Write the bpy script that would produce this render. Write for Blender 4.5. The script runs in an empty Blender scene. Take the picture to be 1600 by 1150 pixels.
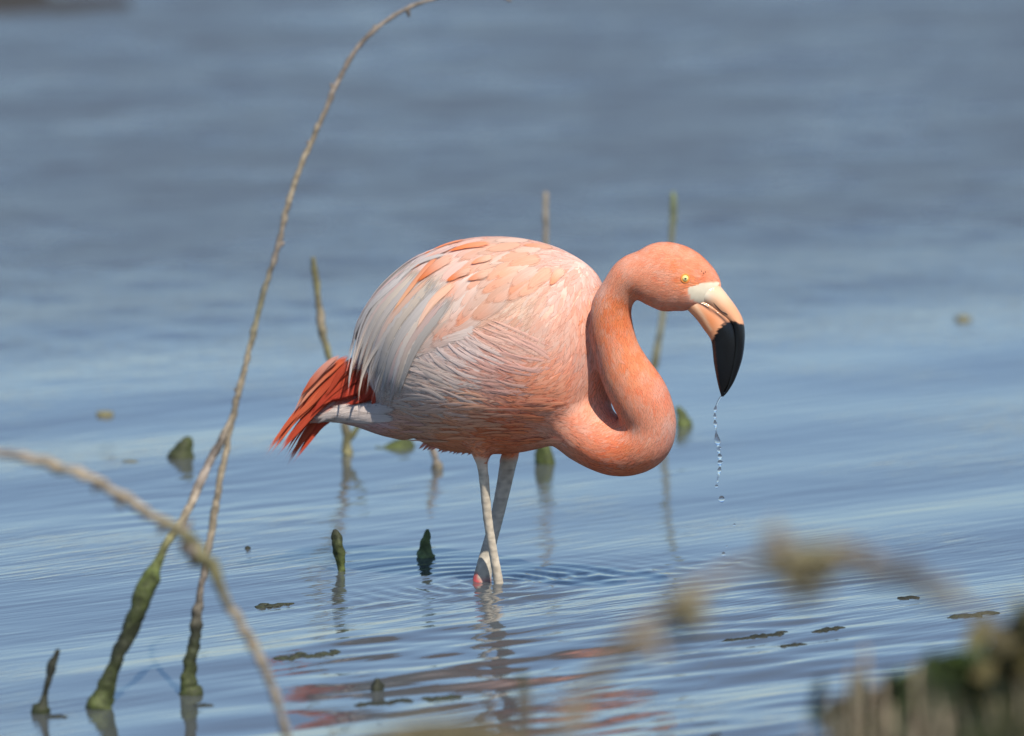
import bpy, math, random
import numpy as np
from mathutils import Vector, noise as mnoise
from mathutils.bvhtree import BVHTree

random.seed(7)
rng = np.random.default_rng(7)
S = bpy.context.scene
COL = S.collection

# ------------------------------------------------------------------ camera
PITCH = math.radians(7.0)
DIST = 25.0
FOCAL = 562.5
K = 36.0 / (1600 * FOCAL)
CAM_Y = -DIST * math.cos(PITCH)
CAM_Z = -CAM_Y * math.tan(PITCH + math.atan((911 - 575) * K))
cam = bpy.data.cameras.new('camera')
cam_o = bpy.data.objects.new('camera', cam)
COL.objects.link(cam_o)
cam_o.location = (0, CAM_Y, CAM_Z)
cam_o.rotation_euler = (math.pi / 2 - PITCH, 0, 0)
cam.sensor_width = 36
cam.lens = FOCAL
cam.clip_start = 0.5
cam.clip_end = 6000
cam.dof.use_dof = True
cam.dof.focus_distance = DIST - 0.12
cam.dof.aperture_fstop = 4.0
cam.dof.aperture_blades = 0
S.camera = cam_o

# ------------------------------------------------------------------ light
SUN_AZ = math.radians(157)      # clockwise from +Y
SUN_EL = math.radians(53)
world = bpy.data.worlds.new('World')
S.world = world
world.use_nodes = True
wn, wl = world.node_tree.nodes, world.node_tree.links
sky = wn.new('ShaderNodeTexSky')
sky.sky_type = 'NISHITA'
sky.sun_disc = False
sky.sun_elevation = SUN_EL
sky.sun_rotation = SUN_AZ
sky.air_density = 0.95
sky.dust_density = 0.5
sky.ozone_density = 6.0
wl.new(sky.outputs[0], wn['Background'].inputs[0])
wn['Background'].inputs[1].default_value = 0.108
sun = bpy.data.lights.new('sun', 'SUN')
sun.energy = 5.0
sun.angle = math.radians(0.6)
sun.color = (1.0, 0.91, 0.80)
sun_o = bpy.data.objects.new('sun', sun)
COL.objects.link(sun_o)
sd = Vector((math.sin(SUN_AZ) * math.cos(SUN_EL), math.cos(SUN_AZ) * math.cos(SUN_EL), math.sin(SUN_EL)))
sun_o.rotation_euler = sd.to_track_quat('Z', 'Y').to_euler()
sun_o.location = sd * 60
S.view_settings.view_transform = 'Standard'
S.view_settings.look = 'None'
S.view_settings.exposure = 0.28
S.view_settings.gamma = 1.0
S.view_settings.use_curve_mapping = False
S.render.engine = 'CYCLES'
S.cycles.max_bounces = 6
S.cycles.transparent_max_bounces = 20
S.cycles.glossy_bounces = 3
S.cycles.transmission_bounces = 6
S.cycles.caustics_reflective = True
S.cycles.blur_glossy = 1.0
S.cycles.sample_clamp_indirect = 4.0
S.cycles.caustics_refractive = False

# ------------------------------------------------------------------ helpers
FWD = Vector((0, math.cos(PITCH), -math.sin(PITCH)))
UPV = Vector((0, math.sin(PITCH), math.cos(PITCH)))
CAMP = Vector((0, CAM_Y, CAM_Z))


def ray(px, py):
    return (FWD + Vector((1, 0, 0)) * ((px - 800) * K) + UPV * ((575 - py) * K))


def P(px, py, Y=0.0):
    """the point of the photo (px, py) on the upright plane y = Y"""
    r = ray(px, py)
    return CAMP + r * ((Y - CAM_Y) / r.y)


def W(px, py, z=0.0):
    r = ray(px, py)
    return CAMP + r * ((z - CAM_Z) / r.z)


def proj(v):
    """world points (n,3) -> photo coordinates"""
    d = np.asarray(v, dtype=float) - np.array(CAMP)
    f = d @ np.array(FWD)
    return 800 + d[:, 0] / f / K, 575 - (d @ np.array(UPV)) / f / K


def new_obj(name, me, parent=None, mat=None, **props):
    o = bpy.data.objects.new(name, me)
    COL.objects.link(o)
    if mat and me is not None and not me.materials:
        me.materials.append(mat)
    if parent is not None:
        o.parent = parent
    for k_, v_ in props.items():
        o[k_] = v_
    return o


def mesh(name, verts, faces, col=None, uv=None, smooth=True, alpha=None):
    me = bpy.data.meshes.new(name)
    verts = np.asarray(verts, dtype=np.float32).reshape(-1, 3)
    if isinstance(faces, np.ndarray):
        n = faces.shape[1]
        me.vertices.add(len(verts))
        me.vertices.foreach_set('co', verts.ravel())
        me.loops.add(faces.size)
        me.loops.foreach_set('vertex_index', faces.ravel().astype(np.int32))
        me.polygons.add(len(faces))
        me.polygons.foreach_set('loop_start', np.arange(0, faces.size, n, dtype=np.int32))
        me.polygons.foreach_set('loop_total', np.full(len(faces), n, dtype=np.int32))
        me.update(calc_edges=True)
    else:
        me.from_pydata(verts.tolist(), [], faces)
    if smooth:
        me.polygons.foreach_set('use_smooth', np.ones(len(me.polygons), dtype=bool))
    if col is not None:
        a = me.attributes.new('Col', 'FLOAT_COLOR', 'POINT')
        c4 = np.ones((len(verts), 4), dtype=np.float32)
        c4[:, :3] = col
        if alpha is not None:
            c4[:, 3] = alpha
        a.data.foreach_set('color', c4.ravel())
    if uv is not None:
        l = me.uv_layers.new(name='UVMap')
        li = np.empty(len(me.loops), dtype=np.int32)
        me.loops.foreach_get('vertex_index', li)
        l.data.foreach_set('uv', np.asarray(uv, dtype=np.float32)[li].ravel())
    return me


def resample(pts, n):
    """Catmull-Rom through the rows of pts, n samples evenly along the length"""
    p = np.asarray(pts, dtype=float)
    q = np.vstack([2 * p[0] - p[1], p, 2 * p[-1] - p[-2]])
    out = []
    m = 14
    for i in range(len(p) - 1):
        a, b, c, d = q[i], q[i + 1], q[i + 2], q[i + 3]
        for t in np.linspace(0, 1, m, endpoint=False):
            out.append(0.5 * (2 * b + (c - a) * t + (2 * a - 5 * b + 4 * c - d) * t * t + (3 * b - a - 3 * c + d) * t ** 3))
    out.append(p[-1])
    out = np.array(out)
    s = np.r_[0, np.cumsum(np.linalg.norm(np.diff(out[:, :3], axis=0), axis=1))]
    u = np.linspace(0, s[-1], n)
    return np.stack([np.interp(u, s, out[:, k]) for k in range(out.shape[1])], 1)


def tube(rows, n, sides, lump=0.0, lump_scale=40.0, seed=0.0, side_axis=None):
    """rows: x y z ra rb -> closed tube verts, faces, uv"""
    R = resample(rows, n)
    c = R[:, :3]
    T = np.gradient(c, axis=0)
    T /= np.linalg.norm(T, axis=1)[:, None] + 1e-12
    ax = np.array([0, 1, 0.0]) if side_axis is None else np.array(side_axis, dtype=float)
    B = ax - (T @ ax)[:, None] * T
    B /= np.linalg.norm(B, axis=1)[:, None] + 1e-12
    N = np.cross(B, T)
    th = np.linspace(0, 2 * np.pi, sides, endpoint=False)
    ra, rb = R[:, 3][:, None], R[:, 4][:, None]
    k = np.ones((n, sides))
    if lump:
        for i in range(n):
            for j in range(sides):
                q = Vector(c[i] * lump_scale) + Vector((math.cos(th[j]) * .8, math.sin(th[j]) * .8, seed))
                k[i, j] += lump * mnoise.fractal(q, 1.0, 2.0, 3)
    v = c[:, None, :] + N[:, None, :] * (ra * np.cos(th) * k)[:, :, None] + B[:, None, :] * (rb * np.sin(th) * k)[:, :, None]
    verts = v.reshape(-1, 3)
    f = []
    for i in range(n - 1):
        for j in range(sides):
            a = i * sides + j
            b = i * sides + (j + 1) % sides
            f.append((a, b, b + sides, a + sides))
    verts = np.vstack([verts, c[0], c[-1]])
    i0, i1 = n * sides, n * sides + 1
    for j in range(sides):
        f.append((i0, (j + 1) % sides, j))
        f.append((i1, (n - 1) * sides + j, (n - 1) * sides + (j + 1) % sides))
    t = np.repeat(np.linspace(0, 1, n), sides)
    uv = np.stack([t, np.tile(th / (2 * np.pi), n)], 1)
    uv = np.vstack([uv, [0, 0], [1, 0]])
    return verts, f, uv


def M(name):
    m = bpy.data.materials.new(name)
    m.use_nodes = True
    return m, m.node_tree.nodes, m.node_tree.links, m.node_tree.nodes['Principled BSDF']


def sstep(a, b, x):
    t = np.clip((x - a) / (b - a), 0, 1)
    return t * t * (3 - 2 * t)


# ------------------------------------------------------------------ water
CREST = math.radians(43)   # the crests run from near left to far right


def water_height(X, Y):
    r = np.random.default_rng(21)
    kx0, ky0 = -math.sin(CREST), math.cos(CREST)
    H = np.zeros_like(X)

    def waves(n, l0, l1, spread, rms, ang=0.0):
        h = np.zeros_like(X)
        for _ in range(n):
            lam = l0 * (l1 / l0) ** r.random()
            th = math.atan2(ky0, kx0) + ang + r.normal() * spread
            k = 2 * np.pi / lam
            slope = rms * math.sqrt(2.0 / n)
            ph = k * (math.cos(th) * X + math.sin(th) * Y) + r.random() * 6.28
            h += slope / k * np.sin(ph)
        return h

    def patch(sx, sy, seed):
        q = np.random.default_rng(seed)
        g = np.zeros_like(X)
        for _ in range(9):
            a = q.random() * 6.28
            g += np.sin(X / sx * math.cos(a) + Y / sy * math.sin(a) * 1.0 + q.random() * 6.28)
        return np.clip(0.5 + g / 5.0, 0, 1)

    H += waves(12, 0.45, 1.1, 0.24, 0.015)
    H += waves(22, 0.16, 0.36, 0.22, 0.028) * (0.10 + 0.9 * patch(0.45, 0.9, 3) ** 2) * (1 - .75 * sstep(.5, 1.5, Y))
    H += waves(24, 0.06, 0.14, 0.28, 0.034) * (patch(0.3, 0.6, 5) ** 2.5) * (1 - .7 * sstep(.4, 1.4, Y))
    near_bird = np.exp(-(((X - .16) / .46) ** 2 + ((Y + .72) / .75) ** 2) ** 2)
    H += waves(26, 0.05, 0.15, 0.16, 0.085) * near_bird * (0.35 + 0.65 * patch(0.12, 0.3, 9))
    leg_zone = np.exp(-(((X - .17 - .8 * (Y + .12)) / .34) ** 2 + ((Y + .10 - .35 * (X - .1)) / .10) ** 2) ** 2)
    H += waves(26, 0.035, 0.075, 0.12, 0.22) * leg_zone * (0.3 + 0.7 * patch(0.1, 0.12, 15))
    far = sstep(2.2, 5.0, Y - 0.45 * X)
    H += waves(30, 0.10, 0.30, 0.9, 0.050) * far
    H += waves(16, 0.4, 0.9, 0.8, 0.010) * far
    # rings thrown by the two legs and the wake drawn off to the right
    for lx, ly, amp in ((-0.024, 0.0, 0.0016), (-0.046, 0.03, 0.0012)):
        d = np.sqrt((X - lx) ** 2 + (Y - ly) ** 2)
        H += amp * np.sin(2 * np.pi * d / 0.045) * np.exp(-d / 0.12) * sstep(0.0, 0.02, d)
    ax, ay, bx, by = -0.06, -0.04, 0.50, 0.30
    L2 = (bx - ax) ** 2 + (by - ay) ** 2
    t = np.clip(((X - ax) * (bx - ax) + (Y - ay) * (by - ay)) / L2, 0, 1)
    d = np.sqrt((X - ax - t * (bx - ax)) ** 2 + (Y - ay - t * (by - ay)) ** 2)
    m = np.exp(-(d / 0.07) ** 2)
    H += waves(14, 0.035, 0.08, 1.2, 0.07) * m
    return H


def axis(lo, hi, step, far_lo, far_hi):
    a = np.arange(lo, hi, step)
    up, x, s = [], a[-1], step
    while x < far_hi:
        s *= 1.25
        x += s
        up.append(x)
    dn, x, s = [], a[0], step
    while x > far_lo:
        s *= 1.25
        x -= s
        dn.append(x)
    return np.r_[dn[::-1], a, up]


gx = axis(-1.7, 1.7, 0.011, -3000, 3000)
gy = axis(-3.4, 10.6, 0.0115, -60, 5000)
gy = np.sort(np.r_[gy, (gy[:-1] + gy[1:])[(gy[:-1] > -1.1) & (gy[:-1] < .35)] / 2])
GX, GY = np.meshgrid(gx, gy)
H = water_height(GX, GY)
fade = (1 - sstep(1.6, 3.5, np.abs(GX))) * (1 - sstep(10.0, 13, GY)) * (1 - sstep(3.2, 5, -GY))
H = H * fade
nx, ny = len(gx), len(gy)
idx = np.arange(nx * ny).reshape(ny, nx)
F = np.stack([idx[:-1, :-1], idx[:-1, 1:], idx[1:, 1:], idx[1:, :-1]], -1).reshape(-1, 4)
wm, n, l, b = M('lake water')
b.inputs['Base Color'].default_value = (0.064, 0.074, 0.080, 1)
b.inputs['Roughness'].default_value = 0.03
b.inputs['IOR'].default_value = 1.45
tc = n.new('ShaderNodeTexCoord')


def bump_layer(rot, sc, detail, dist, prev=None, mask=None, rough=0.5):
    mp = n.new('ShaderNodeMapping')
    mp.inputs['Rotation'].default_value = (0, 0, rot)
    mp2 = n.new('ShaderNodeMapping')
    mp2.inputs['Scale'].default_value = sc
    l.new(tc.outputs['Object'], mp.inputs[0])
    l.new(mp.outputs[0], mp2.inputs[0])
    ns = n.new('ShaderNodeTexNoise')
    ns.inputs['Scale'].default_value = 1
    ns.inputs['Detail'].default_value = detail
    ns.inputs['Roughness'].default_value = rough
    l.new(mp2.outputs[0], ns.inputs[0])
    h = ns.outputs[0]
    if mask is not None:
        mu = n.new('ShaderNodeMath')
        mu.operation = 'MULTIPLY'
        l.new(h, mu.inputs[0])
        l.new(mask, mu.inputs[1])
        h = mu.outputs[0]
    bp = n.new('ShaderNodeBump')
    bp.inputs['Strength'].default_value = 1
    bp.inputs['Distance'].default_value = dist
    l.new(h, bp.inputs['Height'])
    if prev is not None:
        l.new(prev.outputs[0], bp.inputs['Normal'])
    return bp


def ramp(src, a, b_):
    mr = n.new('ShaderNodeMapRange')
    mr.inputs['From Min'].default_value = a
    mr.inputs['From Max'].default_value = b_
    l.new(src, mr.inputs['Value'])
    return mr.outputs[0]


pn = n.new('ShaderNodeTexNoise')
pn.inputs['Scale'].default_value = 1.6
pn.inputs['Detail'].default_value = 2
l.new(tc.outputs['Object'], pn.inputs[0])
patchy = ramp(pn.outputs[0], 0.42, 0.68)
b1 = bump_layer(-CREST, (3.0, 26.0, 1), 2.0, 0.0013)
b2 = bump_layer(-CREST - .1, (7.0, 70.0, 1), 2.0, 0.0022, b1, patchy)
sx_ = n.new('ShaderNodeSeparateXYZ')
l.new(tc.outputs['Object'], sx_.inputs[0])
wob = n.new('ShaderNodeMath')
wob.operation = 'MULTIPLY_ADD'
wob.inputs[1].default_value = -0.35
l.new(sx_.outputs[0], wob.inputs[0])
l.new(sx_.outputs[1], wob.inputs[2])
farm = ramp(wob.outputs[0], 2.4, 5.2)
pn2 = n.new('ShaderNodeTexNoise')
pn2.inputs['Scale'].default_value = 2.2
pn2.inputs['Detail'].default_value = 3
l.new(tc.outputs['Object'], pn2.inputs[0])
ruf = n.new('ShaderNodeMath')
ruf.operation = 'MULTIPLY'
l.new(ramp(pn2.outputs[0], -0.1, 0.6), ruf.inputs[0])
l.new(farm, ruf.inputs[1])
rg = n.new('ShaderNodeMapRange')
rg.inputs['To Min'].default_value = 0.05
rg.inputs['To Max'].default_value = 0.34
l.new(ruf.outputs[0], rg.inputs['Value'])
l.new(rg.outputs[0], b.inputs['Roughness'])
b3 = bump_layer(-CREST, (22.0, 45.0, 1), 2.0, 0.010, b2, ruf.outputs[0])
l.new(b3.outputs[0], b.inputs['Normal'])
wme = mesh('lake_water', np.stack([GX, GY, H], -1).reshape(-1, 3), F)
water = new_obj('water', wme, None, wm, kind='structure', label='rippled blue grey lake water the flamingo wades in')


def wz(x, y):
    return float(water_height(np.array([[x]]), np.array([[y]]))[0, 0])


# ------------------------------------------------------------------ bird paint
def lin(r, g, b_):
    c = np.array([r, g, b_]) / 255.0
    return np.where(c <= 0.04045, c / 12.92, ((c + 0.055) / 1.055) ** 2.4)


# (photo x, y, reach, albedo) : plumage colour over the bird's side, the rear greyed to paint in its shade
PAINT = [
    (1040, 400, 40, (.82, .36, .25)), (1000, 400, 30, (.82, .40, .30)), (1010, 455, 28, (.80, .33, .21)),
    (1055, 470, 25, (.82, .38, .27)), (1095, 415, 20, (.82, .34, .22)), (1070, 436, 13, (.85, .27, .08)),
    (1052, 420, 12, (.84, .28, .11)), (1088, 443, 7, (.85, .27, .08)), (970, 430, 24, (.80, .34, .23)),
    (955, 470, 28, (.80, .27, .12)), (975, 480, 18, (.78, .25, .10)), (945, 520, 25, (.82, .26, .12)), (975, 560, 30, (.84, .33, .18)),
    (990, 620, 30, (.82, .32, .20)), (1030, 610, 20, (.80, .33, .24)), (1020, 660, 28, (.82, .38, .28)),
    (1048, 670, 16, (.84, .48, .40)), (1040, 705, 22, (.80, .36, .27)), (1000, 725, 26, (.80, .27, .14)),
    (950, 715, 30, (.80, .24, .12)), (900, 700, 26, (.82, .34, .22)), (865, 690, 24, (.83, .42, .32)),
    (920, 665, 26, (.84, .38, .28)), (930, 610, 26, (.84, .42, .32)), (915, 550, 28, (.86, .46, .36)),
    (895, 500, 30, (.87, .50, .38)), (880, 440, 30, (.85, .55, .46)), (930, 440, 22, (.85, .56, .48)),
    (830, 400, 34, (.84, .54, .44)), (760, 385, 34, (.82, .52, .43)), (700, 385, 30, (.84, .60, .52)),
    (830, 460, 30, (.84, .60, .45)), (780, 440, 30, (.83, .55, .42)), (760, 480, 30, (.86, .56, .42)),
    (850, 520, 30, (.87, .54, .42)), (870, 580, 28, (.86, .38, .26)), (840, 620, 30, (.84, .37, .25)),
    (800, 540, 30, (.84, .50, .41)), (780, 600, 30, (.80, .46, .38)), (810, 660, 30, (.80, .27, .14)),
    (780, 695, 24, (.74, .24, .11)), (730, 640, 32, (.74, .42, .30)), (720, 690, 26, (.74, .32, .18)),
    (680, 620, 32, (.78, .60, .52)), (650, 600, 30, (.68, .57, .49)), (660, 660, 26, (.66, .42, .32)), (700, 560, 34, (.82, .66, .60)),
    (650, 540, 32, (.64, .57, .51)), (650, 460, 34, (.68, .60, .55)), (600, 500, 34, (.62, .55, .52)),
    (700, 470, 30, (.85, .74, .66)), (620, 430, 26, (.82, .72, .70)), (610, 610, 26, (.62, .55, .50)),
    (570, 570, 26, (.78, .70, .68)), (610, 660, 16, (.66, .40, .38)), (570, 650, 18, (.74, .56, .52)),
    (520, 648, 22, (.66, .58, .54)), (640, 685, 12, (.55, .30, .26)),
    (545, 590, 12, (.60, .10, .05)), (500, 600, 30, (.62, .12, .06)), (560, 620, 12, (.55, .07, .03)), (450, 650, 40, (.66, .15, .06)),
]
PX_ = np.array([[p[0], p[1], p[2]] for p in PAINT], float)
PC_ = np.array([p[3] for p in PAINT], float)
PC_ *= np.where(PC_[:, 2:3] < .33, np.array([[1.06, 1.00, .86]]), np.array([[.86, .84, .83]]))


def paint(px, py):
    px, py = np.atleast_1d(px).astype(float), np.atleast_1d(py).astype(float)
    out = np.zeros((len(px), 3))
    for s in range(0, len(px), 20000):
        a, b_ = px[s:s + 20000, None], py[s:s + 20000, None]
        w = np.exp(-((a - PX_[:, 0]) ** 2 + (b_ - PX_[:, 1]) ** 2) / (PX_[:, 2] ** 2)) + 1e-9 / (1 + ((a - PX_[:, 0]) ** 2 + (b_ - PX_[:, 1]) ** 2) / 400)
        out[s:s + 20000] = (w @ PC_) / w.sum(1)[:, None]
    return out


def mottle(px, py, c):
    q = np.array([mnoise.fractal(Vector((a / 17, b_ / 22, 3.1)), 1, 2, 3) for a, b_ in zip(px, py)])
    q2 = np.array([mnoise.noise(Vector((a / 9, b_ / 13, 9.1))) for a, b_ in zip(px, py)])
    k = sstep(560, 760, np.asarray(px)) * .9
    pale = (np.clip(q * .9, 0, .26) * k)[:, None]
    org = (np.clip(-q2 * 1.0, 0, .40) * k)[:, None]
    c = c * (1 - pale) + np.array((.74, .54, .45)) * pale
    return c * (1 - org * np.array((0.02, .45, .65)))


# ------------------------------------------------------------------ bird body (one continuous skin)
def yb(px):
    """the body stands turned a little towards the camera: its front is nearer"""
    return np.interp(px, [420, 560, 760, 940, 1000], [0.10, 0.075, 0.0, -0.076, -0.10])


def chord_rows(ch):
    rows = []
    for (x0, y0, x1, y1, hw, Yc) in ch:
        a, b_ = P(x0, y0, Yc), P(x1, y1, Yc)
        c = (a + b_) / 2
        rows.append((c.x, c.y, c.z, (a - b_).length / 2, hw / 1000))
    return rows


def chord_tube(ch, n, sides):
    """rings whose top and bottom are the two given outline points"""
    A = resample([tuple(P(c[0], c[1], c[5])) + (c[4] / 1000.0,) for c in ch], n)
    B = resample([tuple(P(c[2], c[3], c[5])) + (c[4] / 1000.0,) for c in ch], n)
    th = np.linspace(0, 2 * np.pi, sides, endpoint=False)
    C = (A[:, :3] + B[:, :3]) / 2
    N = (A[:, :3] - B[:, :3]) / 2
    w = (A[:, 3] + B[:, 3]) / 2
    v = C[:, None] + N[:, None] * np.cos(th)[None, :, None] + (np.array([0, 1, 0]) * w[:, None])[:, None] * np.sin(th)[None, :, None]
    verts = np.vstack([v.reshape(-1, 3), C[0], C[-1]])
    f = []
    for i in range(n - 1):
        for j in range(sides):
            a, b_ = i * sides + j, i * sides + (j + 1) % sides
            f.append((a, a + sides, b_ + sides, b_))
    for j in range(sides):
        f.append((n * sides, j, (j + 1) % sides))
        f.append((n * sides + 1, (n - 1) * sides + (j + 1) % sides, (n - 1) * sides + j))
    t = np.repeat(np.linspace(0, 1, n), sides)
    uv = np.vstack([np.stack([t, np.tile(th / 6.2832, n)], 1), [0, 0], [1, 0]])
    return verts, f, uv


VV, FF = [], []


def add_part(v, f):
    o = sum(len(x) for x in VV)
    VV.append(v)
    FF.extend([tuple(i + o for i in q) for q in f])


BODY = [(553, 520, 570, 590, 28), (575, 478, 600, 648, 70), (608, 437, 642, 680, 102), (662, 396, 690, 702, 122),
        (730, 373, 745, 708, 133), (800, 371, 805, 707, 134), (860, 383, 850, 698, 124), (902, 402, 884, 688, 104),
        (930, 424, 908, 664, 78), (944, 450, 936, 640, 54), (948, 480, 958, 625, 26)]
v, f, _ = chord_tube([c + (float(yb((c[0] + c[2]) / 2)),) for c in BODY], 60, 48)
add_part(v, f)
UND = [(620, 600, 640, 690, 50), (585, 622, 596, 680, 44), (548, 622, 552, 665, 34), (515, 630, 515, 659, 24), (490, 642, 484, 664, 12)]
v, f, _ = chord_tube([c + (float(yb((c[0] + c[2]) / 2)),) for c in UND], 24, 24)
add_part(v, f)
TAILC = [(585, 545, 585, 640, 30), (545, 560, 555, 640, 30), (515, 590, 530, 636, 26), (490, 622, 505, 648, 20), (465, 655, 475, 668, 8)]
v, f, _ = chord_tube([c + (float(yb((c[0] + c[2]) / 2)) + .01,) for c in TAILC], 24, 20)
add_part(v, f)
NECK = [(780, 580, 100, 95, -.03), (850, 612, 86, 84, -.05), (893, 645, 62, 66, -.075), (926, 680, 50, 50, -.10), (966, 700, 45, 44, -.118),
        (1003, 690, 45, 44, -.130), (1015, 662, 42, 41, -.138), (1001, 622, 45, 42, -.146), (978, 582, 41, 38, -.150), (964, 548, 35.5, 35, -.153),
        (956, 515, 34, 33, -.156), (955, 480, 31.5, 31, -.160), (968, 454, 29, 29, -.165), (986, 432, 33, 31, -.172), (1009, 430, 43, 33, -.177)]
v, f, _ = tube([tuple(P(a, b_, y)) + (r / 1000, s / 1000) for a, b_, r, s, y in NECK], 90, 32)
add_part(v, f)
HEAD = [(985, 432, 20, 20, -.178), (1003, 432, 42, 30, -.179), (1030, 431, 54, 34, -.180), (1058, 436, 54, 35, -.182), (1080, 446, 47, 33, -.184), (1098, 460, 38, 25, -.186), (1108, 474, 22, 14, -.188)]
v, f, _ = tube([tuple(P(a, b_, y)) + (r / 1000, s / 1000) for a, b_, r, s, y in HEAD], 50, 32)
add_part(v, f)
HEADC = Vector(P(1050, 435, -.182))
# legs: the near one tan, the far one in the body's shade, with its ankle at the water
LEG1 = [(745, 655, 34, 34, -.050), (750, 695, 22, 24, -.045), (753, 722, 11.5, 12, -.042), (757, 755, 9.6, 10, -.035), (762, 810, 8.8, 9, -.022), (770, 860, 8.6, 9, -.010),
        (778, 905, 9.4, 9.5, .0), (786, 960, 9.5, 9.5, .012), (800, 1050, 9, 9, .03)]
LEG2 = [(812, 640, 26, 26, .050), (802, 690, 16, 16, .058), (795, 720, 13.5, 13, .057), (787, 760, 12, 11.5, .052), (776, 810, 10.5, 10.5, .045), (765, 850, 11, 11, .038),
        (757, 885, 13, 12.5, .032), (752, 915, 15, 14, .03), (748, 950, 11, 11, .025), (742, 1040, 9, 9, .02)]
for LG in (LEG1, LEG2):
    v, f, _ = tube([tuple(P(a, b_, y)) + ((r / 1000 + .0006) * (.82 if LG is LEG1 and b_ > 715 else .97), (s / 1000 + .0006) * (.82 if LG is LEG1 and b_ > 715 else .97)) for a, b_, r, s, y in LG], 50, 20)
    add_part(v, f)
raw = mesh('raw', np.vstack(VV), FF)
ro = bpy.data.objects.new('raw', raw)
COL.objects.link(ro)
rm = ro.modifiers.new('r', 'REMESH')
rm.mode = 'VOXEL'
rm.voxel_size = 0.0030
dg = bpy.context.evaluated_depsgraph_get()
ev = ro.evaluated_get(dg)
bme = bpy.data.meshes.new_from_object(ev)
bpy.data.objects.remove(ro)
nv = len(bme.vertices)
co = np.empty(nv * 3, dtype=np.float32)
bme.vertices.foreach_get('co', co)
co = co.reshape(-1, 3).astype(float)
ed = np.empty(len(bme.edges) * 2, dtype=np.int32)
bme.edges.foreach_get('vertices', ed)
ed = ed.reshape(-1, 2)
deg = np.bincount(ed.ravel(), minlength=nv)[:, None]
px, py = proj(co)
leg = (py > 712) & (px > 725) & (px < 830) & (co[:, 2] < 0.205)
wgt = np.where(leg, 0.12, 0.6)[:, None]
for it in range(26):
    s = np.zeros_like(co)
    for k in range(3):
        s[:, k] = np.bincount(ed[:, 0], co[ed[:, 1], k], nv) + np.bincount(ed[:, 1], co[ed[:, 0], k], nv)
    w_ = wgt if it < 18 else np.where(leg[:, None], 0.0, 0.5)
    co = co + w_ * (s / deg - co)
bme.vertices.foreach_set('co', co.astype(np.float32).ravel())
bme.update()
bme.polygons.foreach_set('use_smooth', np.ones(len(bme.polygons), dtype=bool))
BV = BVHTree.FromPolygons([Vector(c) for c in co], [tuple(p.vertices) for p in bme.polygons])
px, py = proj(co)
bcol = mottle(px, py, paint(px, py))
FACE = [(1073, 450), (1083, 446), (1096, 443), (1124, 441), (1108, 484), (1092, 474), (1080, 467)]
mot = np.array([mnoise.fractal(Vector(c) * 55, 1, 2, 3) for c in co])[:, None]
bcol = bcol * (1 + .10 * mot)
def inside(x, y, poly):
    r_ = np.zeros(len(x), dtype=bool)
    j_ = len(poly) - 1
    for i_ in range(len(poly)):
        (xi, yi), (xj, yj) = poly[i_], poly[j_]
        r_ ^= ((yi > y) != (yj > y)) & (x < (xj - xi) * (y - yi) / (yj - yi + 1e-9) + xi)
        j_ = i_
    return r_


fk = (inside(px, py, FACE) & (co[:, 1] < -.19))[:, None] * 1.0
bcol = bcol * (1 - fk) + np.array((.74, .66, .50)) * fk
# legs
lc = np.array((.56, .49, .38))
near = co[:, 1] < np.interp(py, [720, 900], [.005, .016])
legm = ((py > 716) & (px > 725) & (px < 830) & (co[:, 2] < 0.205)).astype(float)
legm = sstep(706, 724, py) * ((px > 728) & (px < 822) & (co[:, 2] < 0.21))
stripe = np.array([mnoise.noise(Vector((c[0] * 60, c[1] * 60, c[2] * 420))) for c in co])[:, None]
blot = np.array([mnoise.noise(Vector(c) * 130) for c in co])[:, None]
lcol = lc[None] * (1 + .30 * stripe + .30 * blot)
lcol = np.where(near[:, None], lcol, lcol * np.array([.82, .86, .90]))  # far leg darker and cooler: the body's shade put into its colour
red = (np.clip((py - 884) / 14, 0, 1) * (~near) * np.clip((743 + (py - 884) * .35 - px + blot[:, 0] * 6) / 6, 0, 1))[:, None]
pinkring = (np.exp(-((py - 907) / 4.0) ** 2) * (~near))[:, None] * .35
lcol = lcol * (1 - red) + np.array((.50, .06, .07)) * red
lcol = lcol * (1 - pinkring) + np.array((.62, .10, .11)) * pinkring
top = (1 - sstep(716, 745, py))[:, None] * near[:, None] * .5
lcol = lcol * (1 - top) + np.array((.70, .48, .36)) * top
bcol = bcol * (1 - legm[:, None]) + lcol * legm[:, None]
ca = bme.attributes.new('Col', 'FLOAT_COLOR', 'POINT')
c4 = np.ones((nv, 4), dtype=np.float32)
c4[:, :3] = bcol
ca.data.foreach_set('color', c4.ravel())

# plumage material: colour from the mesh, barbs as fine relief
pm, n, l, b = M('plumage')
at = n.new('ShaderNodeAttribute')
at.attribute_name = 'Col'
tc = n.new('ShaderNodeTexCoord')
no = n.new('ShaderNodeTexNoise')
no.inputs['Scale'].default_value = 90
no.inputs['Detail'].default_value = 4
l.new(tc.outputs['Object'], no.inputs[0])
mx = n.new('ShaderNodeMix')
mx.data_type = 'RGBA'
mx.blend_type = 'MULTIPLY'
mx.inputs['Factor'].default_value = 1
rp = n.new('ShaderNodeMapRange')
rp.inputs['To Min'].default_value = .84
rp.inputs['To Max'].default_value = 1.12
l.new(no.outputs[0], rp.inputs['Value'])
l.new(at.outputs['Color'], mx.inputs[6])
l.new(rp.outputs[0], mx.inputs[7])
l.new(mx.outputs[2], b.inputs['Base Color'])
b.inputs['Roughness'].default_value = .8
b.inputs['Specular IOR Level'].default_value = .18
b.inputs['Sheen Weight'].default_value = .12
b.inputs['Sheen Roughness'].default_value = .5

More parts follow.
